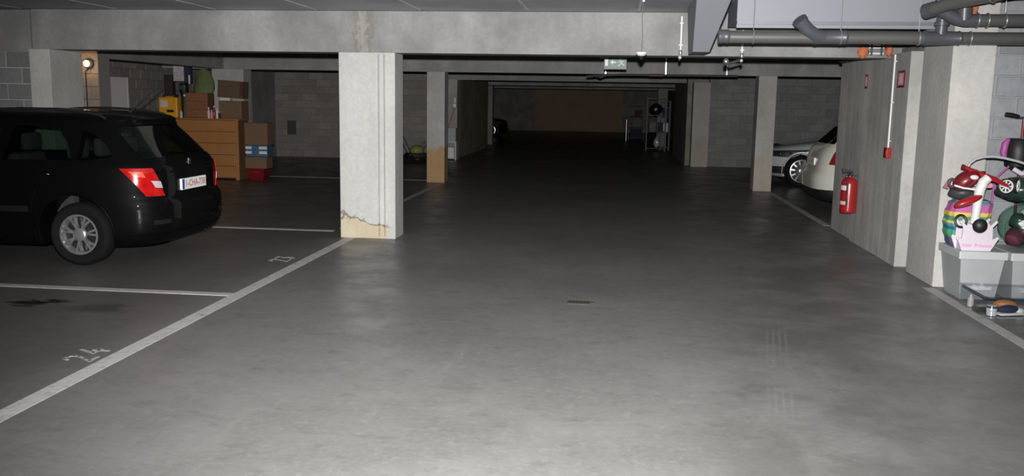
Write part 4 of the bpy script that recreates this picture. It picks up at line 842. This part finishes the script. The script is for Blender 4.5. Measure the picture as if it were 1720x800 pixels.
pw = tag(MB().tube([(.5, 38.8, 0), (.5, 38.8, .9)], .035, 10).build('steel_post', M['galv'], None, True), 'short pale steel post before the furthest rack', 'post'); MB().lathe([(.05, .9), (.05, .92), (.02, .95)], 12, Matrix.Translation((.5, 38.8, 0))).build('cap', M['dgrey'], pw)

# ------------------------------------------------------------------ the heap of toys on the right
def tub(loc, w, d, h, label, rz=0.):
    t = empty('storage_bin', loc, rz, label, 'storage bin')
    m = MB(); k = .80; zb, zt = 0, h-.07
    A = [(-w/2*k, -d/2*k), (w/2*k, -d/2*k), (w/2*k, d/2*k), (-w/2*k, d/2*k)]; B = [(-w/2, -d/2), (w/2, -d/2), (w/2, d/2), (-w/2, d/2)]
    m.add([(*p, zb) for p in A]+[(*p, zt) for p in B], [(3, 2, 1, 0), (4, 5, 6, 7)]+[(i, (i+1) % 4, 4+(i+1) % 4, 4+i) for i in range(4)]); m.build('tub', M['bin'], t)
    MB().bbox(-w/2-.02, w/2+.02, -d/2-.02, d/2+.02, zt, h, .008).build('lid', M['bin_lid'], t)
    MB().box(-w*.3, w*.3, -d/2*.90, -d/2*.84, h*.25, h*.28).build('moulded_rib', M['bin_lid'], t)
    MB().prism([(-w*.30, h*.20), (w*.28, h*.22), (w*.26, h*.28), (w*.16, h*.25), (w*.05, h*.36), (-w*.03, h*.27), (-w*.12, h*.34), (-w*.2, h*.24)], -d/2*.93, -d/2*.87, 'y').build('pale_contents', M['lilac'], t)
    return t
tub((3.10, 8.0, 0), .35, .46, .42, 'grey plastic storage bin carrying the pink crown seat'); tub((3.53, 7.98, 0), .40, .46, .42, 'grey plastic storage bin under the dark plastic bag')
cbn = empty('clear_box', (3.235, 7.36, 0), 0, 'flat clear plastic box of odds and ends on the floor', 'clear box')
w, d_, h = .70, .52, .17
m = MB()
for a in ((-w/2, -w/2+.004, -d_/2, d_/2), (w/2-.004, w/2, -d_/2, d_/2), (-w/2, w/2, -d_/2, -d_/2+.004), (-w/2, w/2, d_/2-.004, d_/2)): m.box(*a, .004, h)
m.build('clear_wall', M['clear'], cbn); MB().box(-w/2, w/2, -d_/2, d_/2, .001, .004).build('base', M['clear'], cbn)
m = MB()
for a in ((-w/2-.012, -w/2+.006, -d_/2-.012, d_/2+.012), (w/2-.006, w/2+.012, -d_/2-.012, d_/2+.012), (-w/2, w/2, -d_/2-.012, -d_/2+.006), (-w/2, w/2, d_/2-.006, d_/2+.012)): m.box(*a, h-.01, h+.008)
m.build('rim', M['clear'], cbn)
def item(name, label, loc, rz, parts):
    o = empty(name, loc, rz, label, name.split('_')[-1])
    for n_, mb, mt_ in parts: mb.build(n_, mt_, o, True)
    return o
item('toy_bottle', 'white round bottle standing in the clear box', (2.93, 7.50, .006), 0, [('body', MB().lathe([(.024, 0), (.026, .06), (.02, .08)], 14), M['cream']), ('cap', MB().lathe([(.012, .08), (.012, .1)], 12), M['white_pl'])])
item('toy_shoe', 'dark blue toy shoe with white sole in the clear box', (3.13, 7.24, .006), .3, [('sole', MB().bbox(-.11, .11, -.04, .04, 0, .02, .008), M['white_pl']), ('upper', MB().ball((-.02, 0, .045), .09, .038, .035, 14, 8), M['navy']), ('toe', MB().ball((.08, 0, .03), .04, .036, .024, 12, 8), M['white_pl'])])
item('toy_shoe', 'tan toy shoe lying behind the dark blue one', (3.16, 7.38, .006), -.2, [('sole', MB().bbox(-.1, .1, -.038, .038, 0, .02, .008), M['dgrey']), ('upper', MB().ball((-.01, 0, .05), .09, .038, .04, 14, 8), M['wood'])])
item('plastic_jar', 'shiny silver jar lid-up in the clear box', (2.975, 7.20, .006), 0, [('body', MB().lathe([(.038, 0), (.04, .05), (.036, .06)], 16), M['lamp_clear']), ('cap', MB().lathe([(.04, .06), (.04, .075)], 16), M['chrome'])])
item('toy_purse', 'teal cloth purse at the right end of the clear box', (3.38, 7.25, .006), .2, [('pouch', MB().ball((0, 0, .04), .13, .07, .04, 14, 8, .04), M['teal']), ('strap', MB().tube([(-.1, 0, .06), (-.05, -.03, .10), (.05, -.03, .10), (.1, 0, .06)], .006, 8), M['bluefab'])])
item('toy_block', 'reddish-brown wooden box at the back of the clear box', (3.46, 7.50, .006), 0, [('block', MB().bbox(-.07, .07, -.05, .05, 0, .19, .006), M['wood_red']), ('lid', MB().bbox(-.073, .073, -.053, .053, .19, .205, .004), M['wood_dark'])])
item('green_packet', 'small green packet in the clear box', (2.98, 7.40, .006), .5, [('packet', MB().bbox(-.07, .07, -.04, .04, 0, .03, .01), M['darkgreen']), ('label', MB().box(-.04, .04, -.025, .025, .03, .032), M['cream'])])
# striped cushion stack
bands = [(0, (.10, .09, .17)), (.055, (.08, .11, .20)), (.08, (.07, .36, .18)), (.145, (.03, .13, .26)), (.175, (.10, .30, .25)), (.20, (.62, .56, .22)), (.222, (.08, .28, .14)), (.262, (.70, .52, .10)), (.298, (.52, .12, .34)), (.362, (.16, .20, .27))]
M['stripes'] = banded('striped_cushion_fabric', bands)
m = MB(); n_ = 40; zs = np.linspace(0, .40, 34)
for z_ in zs:
    t = z_/.40; k = (1-.10*abs(2*t-1)**4)*(1+.025*math.sin(z_*70)); topk = 1 if z_ < .385 else .9
    for j in range(n_):
        a = 2*PI*j/n_; c_, s_ = math.cos(a), math.sin(a)
        q = .165*abs(c_)**.45*math.copysign(1, c_), .13*abs(s_)**.5*math.copysign(1, s_); rp_ = 1+.03*math.sin(j*2*PI/n_*10)
        m.v.append((q[0]*k*rp_*topk - .03*math.sin(t*PI)+.02, q[1]*k*rp_*topk, z_))
for i in range(len(zs)-1):
    for j in range(n_): m.f.append((i*n_+j, i*n_+(j+1) % n_, (i+1)*n_+(j+1) % n_, (i+1)*n_+j))
m.f += [tuple(range(n_))[::-1], tuple(range((len(zs)-1)*n_, len(zs)*n_))]
cu_ = m.build('striped_cushion', M['stripes'], None, True, loc=(3.07, 8.095, .422)); tag(cu_, 'plump cushion striped pink yellow green and blue on the bin', 'cushion')
# crown-shaped seat
cr = empty('crown_seat', (3.05, 7.86, .421), 0, 'pale pink crown-shaped toy seat with pink script', 'toy seat')
pf = [(-.12, 0), (.11, 0), (.165, .10), (.15, .115), (.12, .10), (.115, .20), (.145, .235), (.13, .25), (.095, .215), (.07, .245), (.04, .20), (0, .185), (-.04, .2), (-.07, .24), (-.095, .21), (-.13, .245), (-.14, .23), (-.12, .19), (-.125, .10), (-.15, .11), (-.155, .09)]
MB().prism(pf, -.07, -.058, 'y').build('front_panel', M['lilac'], cr); MB().prism([(x_*1.02, z_*1.05) for x_, z_ in pf], .07, .082, 'y').build('back_panel', M['lilac'], cr)
MB().box(-.115, .115, -.058, .07, 0, .09).build('seat_box', M['lilac'], cr)
for x_, z_ in ((.16, .108), (.14, .245), (.07, .248), (-.07, .245), (-.138, .24), (-.155, .1)): MB().ball((x_, -.064, z_), .014, n=10, k=8).build('crown_pearl', M['white_pl'], cr, True)
text_mesh('script', 'little  Princess', .042, M['pinktxt'], cr, frame((0, -.0712, .045), (1, 0, 0), (0, 0, 1)), extrude=.0005, bold=.0006)
hb = MB(); [hb.prism([(-.07+.05*k-.012, .09), (-.07+.05*k, .115), (-.07+.05*k+.012, .09), (-.07+.05*k, .08)], -.071, -.07, 'y') for k in range(4)]; hb.build('printed_hearts', M['lilac'], cr)
tag(MB().tube([(2.945+.045*math.cos(t), 7.90+.01*math.sin(t), .655+.05*math.sin(t)) for t in np.linspace(0, 2*PI, 24, endpoint=False)], .011, 8, True).build('toy_ring', M['black'], None, True), 'black rubber ring leaning between striped cushion and crown seat', 'ring')
# dark bags on the right-hand bin
b1 = empty('plastic_bag', (3.50, 7.97, .421), 0, 'see-through bag of dark red and green toys on the right-hand bin', 'bag')

for k, (x_, y_, z_, r_, mt_) in enumerate(((-.10, -.06, .11, .085, M['maroon']), (.07, -.07, .11, .085, M['mixed']), (-.02, .06, .12, .09, M['navy']), (-.08, -.05, .25, .075, M['darkgreen']), (.08, -.04, .26, .08, M['maroon']), (0, -.02, .31, .06, M['cream']))): MB().ball((x_, y_, z_), r_, r_*.9, r_*.85, 14, 9, .06, k+2).build('soft_toy', mt_, b1, True)
pass; MB().ball((0, 0, .205), .215, .195, .195, 26, 16, .025, 3).build('wrap', M['film'], b1, True); MB().ball((-.10, -.195, .24), .04, .012, .03, 10, 8, .1).build('white_tag', M['white_pl'], b1, True)
b2 = empty('plastic_bag', (3.45, 7.93, .835), 0, 'black and green bag of toys wedged under the tricycle wheel', 'bag')
MB().ball((0, 0, .10), .24, .16, .10, 20, 12, .06, 6).build('bag', M['darkgreen'], b2, True); MB().ball((.15, -.12, .10), .06, .05, .07, 12, 8, .06, 2).build('green_toy', M['lime'], b2, True); MB().ball((-.14, -.12, .12), .05, .04, .04, 12, 8, .08, 8).build('maroon_toy', M['maroon'], b2, True)
# dark bag and pink cloth over the cushion
b3 = empty('fabric_bag', (2.99, 8.06, .823), 0, 'dark grey cloth bag lying on the striped cushion', 'bag'); MB().ball((0, 0, .06), .11, .1, .06, 18, 10, .05, 5).build('bag', M['dgrey'], b3, True); MB().tube([(-.07, -.06, .09), (0, -.09, .12), (.07, -.06, .09)], .006, 8).build('strap', M['black'], b3)
m = MB(); pts = [(-.13, .0), (-.09, .075), (.02, .08), (.16, .05), (.16, .02), (.03, .035), (-.04, .03)]
m.prism(pts, -.06, .06, 'y'); pc = m.build('pink_cloth', M['pink'], None, loc=(2.95, 7.98, .925)); tag(pc, 'pink cloth spread beneath the red tricycle', 'cloth'); MB().bbox(.13, .245, -.05, .05, .01, .06, .02).build('far_fold', M['pink'], pc, True)
# the tricycle lying on top
tk = empty('tricycle', (3.0, 7.62, 0), 0, 'red and white toddler tricycle with grey arched push bar', 'tricycle')
ar = lambda pts, r, n_, mt_, k=10: MB().tube(pts, r, k).build(n_, mt_, tk, True)
arc = [(-.155+.44*t, .05, 1.125+.115*math.sin(PI*min(1, t*1.12))**.8 if t < .9 else 1.125+.035) for t in np.linspace(0, .88, 18)]
ar([(-.135, .03, 1.12), (-.12, .03, 1.16), (-.08, .03, 1.195), (-.02, .03, 1.215), (.06, .03, 1.22), (.14, .03, 1.21), (.25, .03, 1.185), (.36, .03, 1.15)], .011, 'push_bar', M['bin'])
ar([(-.14, .03, 1.10), (-.13, .03, 1.135)], .02, 'bar_joint', M['black'])
ar([(-.19, -.03, 1.135), (-.14, -.03, 1.115), (-.03, -.03, 1.07), (.06, -.03, 1.04), (.17, -.03, .985)], [.014, .016, .022, .02, .012], 'red_fork', M['red'], 12)
ar([(-.20, -.03, 1.137), (-.18, -.03, 1.132)], .02, 'fork_end', M['red_dark'])
ar([(-.10, .02, 1.092), (-.05, .02, 1.085), (.0, .02, 1.085)], .016, 'black_grip', M['black'])
m = MB(); prof = [(-.005, 1.055, .036), (-.04, 1.02, .04), (-.062, .95, .04), (-.07, .86, .036), (-.075, .76, .033), (-.08, .68, .036)]
m.tube([(x_, -.07, z_) for x_, z_, _ in prof], [r for *_, r in prof], 14); m.build('white_frame', M['white_pl'], tk, True)
MB().ball((-.065, -.15, .675), .056, .045, .056, 24, 16).build('black_cap', M['black'], tk, True)
# helmet-shaped dark red hood with its highlight added as a pale blob
m = MB(); m.ball((0, 0, 0), .125, .085, .07, 20, 12); m.v = [(x_*math.cos(.75)-z_*math.sin(.75), y_, x_*math.sin(.75)*.85+z_*math.cos(.75)) for x_, y_, z_ in m.v]
m.v = [(x_-.145, y_-.0, z_+1.03) for x_, y_, z_ in m.v]; hd = m.build('dark_red_hood', M['red_dark'], tk, True)
MB().ball((-.115, -.075, 1.055), .035, .018, .02, 12, 8).build('hood_highlight', M['lilac'], hd, True)
ar([(-.255, -.05, .985), (-.18, -.06, .965), (-.09, -.06, .955), (-.04, -.06, .952)], .009, 'white_rail', M['white_pl'])
ar([(-.275+.022*math.cos(t), -.05, 1.005+.032*math.sin(t)) for t in np.linspace(.6, 2*PI-.6, 14)], .010, 'grey_hook', M['dgrey'])
m = MB(); m.ball((0, 0, 0), .115, .05, .032, 18, 10); m.v = [(x_*.93-z_*.36-.155, y_-.10, x_*.40+z_*.93+.865) for x_, y_, z_ in m.v]; m.build('red_saddle', M['red'], tk, True)
def twheel(x_, y_, z_, R, rz):
    mt = Matrix.Translation((x_, y_, z_)) @ Matrix.Rotation(rz, 4, 'Z') @ Matrix.Rotation(PI/2, 4, 'X')
    t = MB().lathe([(R*.86, -.014), (R, -.01), (R*1.02, 0), (R, .01), (R*.86, .014)], 26, mt, True).build('wheel', M['black'], tk, True)
    MB().lathe([(R*.72, -.01), (R*.88, -.012), (R*.88, .012), (R*.72, .01)], 26, mt, True).build('white_rim', M['white_pl'], t, True)
    for k in range(8):
        a = 2*PI*k/8; MB().cyl(mt @ Vector((0, 0, 0)), mt @ Vector((R*.75*math.cos(a), R*.75*math.sin(a), 0)), .006, 6).build('spoke', M['white_pl'], t)
    MB().lathe([(.018, -.016), (.018, .016)], 12, mt).build('hub', M['white_pl'], t, True)
twheel(.155, -.02, .985, .062, 0); twheel(.27, .06, .985, .062, .9)
ar([(.155, -.02, .985), (.27, .06, .985)], .008, 'axle', M['dgrey'])
# doll's buggy and a further scooter behind
dbg = empty('doll_buggy', (3.585, 8.46, 0), 0, "purple and black doll's buggy behind the tricycle", 'buggy')
m = MB(); m.lathe([(.04, 1.06), (.10, 1.10), (.12, 1.22), (.105, 1.33), (.09, 1.345)], 18); m.build('seat_shell', M['black'], dbg, True)
MB().tube([(-.10, -.03, 1.34), (-.125, -.03, 1.30), (-.135, -.03, 1.22), (-.12, -.03, 1.16)], [.016, .03, .03, .018], 12).build('side_wing', M['magenta'], dbg, True)
MB().ball((.02, -.06, 1.30), .07, .05, .05, 14, 8).build('pillow', M['cream'], dbg, True)
for sx in (-1, 1): MB().tube([(sx*.08, -.04, 1.10), (sx*.16-.04, -.06, .98), (sx*.18-.04, -.06, .01)], .01, 8).build('leg_tube', M['magenta'], dbg, True)
MB().tube([(-.06, -.08, 1.08), (0, -.10, 1.04), (.10, -.10, 1.05)], .022, 10).build('foot_strap', M['lilac'], dbg, True)
sct = empty('toy_scooter', (3.70, 8.66, 0), 0, 'toy scooter with black grips upright against the pale block wall', 'scooter')
MB().tube([(0, 0, .06), (0, .02, 1.52)], .013, 10).build('steering_post', M['red_dark'], sct, True); MB().tube([(-.16, .0, 1.55), (-.06, .02, 1.525), (.06, .02, 1.525), (.16, 0, 1.55)], .012, 10).build('handlebar', M['dgrey'], sct, True)
MB().tube([(-.17, 0, 1.553), (-.11, 0, 1.545), (-.05, .01, 1.535)], [.022, .024, .018], 12).build('grip', M['black'], sct, True); MB().tube([(.17, 0, 1.553), (.11, 0, 1.545)], .022, 12).build('grip', M['black'], sct, True)
MB().bbox(-.05, .05, -.045, -.018, .12, .52, .01).build('deck', M['red_dark'], sct)
for y_ in (0,): MB().lathe([(.05, -.015), (.058, 0), (.05, .015)], 16, Matrix.Translation((0, y_, .058)) @ Matrix.Rotation(PI/2, 4, 'Y')).build('wheel', M['rubber'], sct, True)
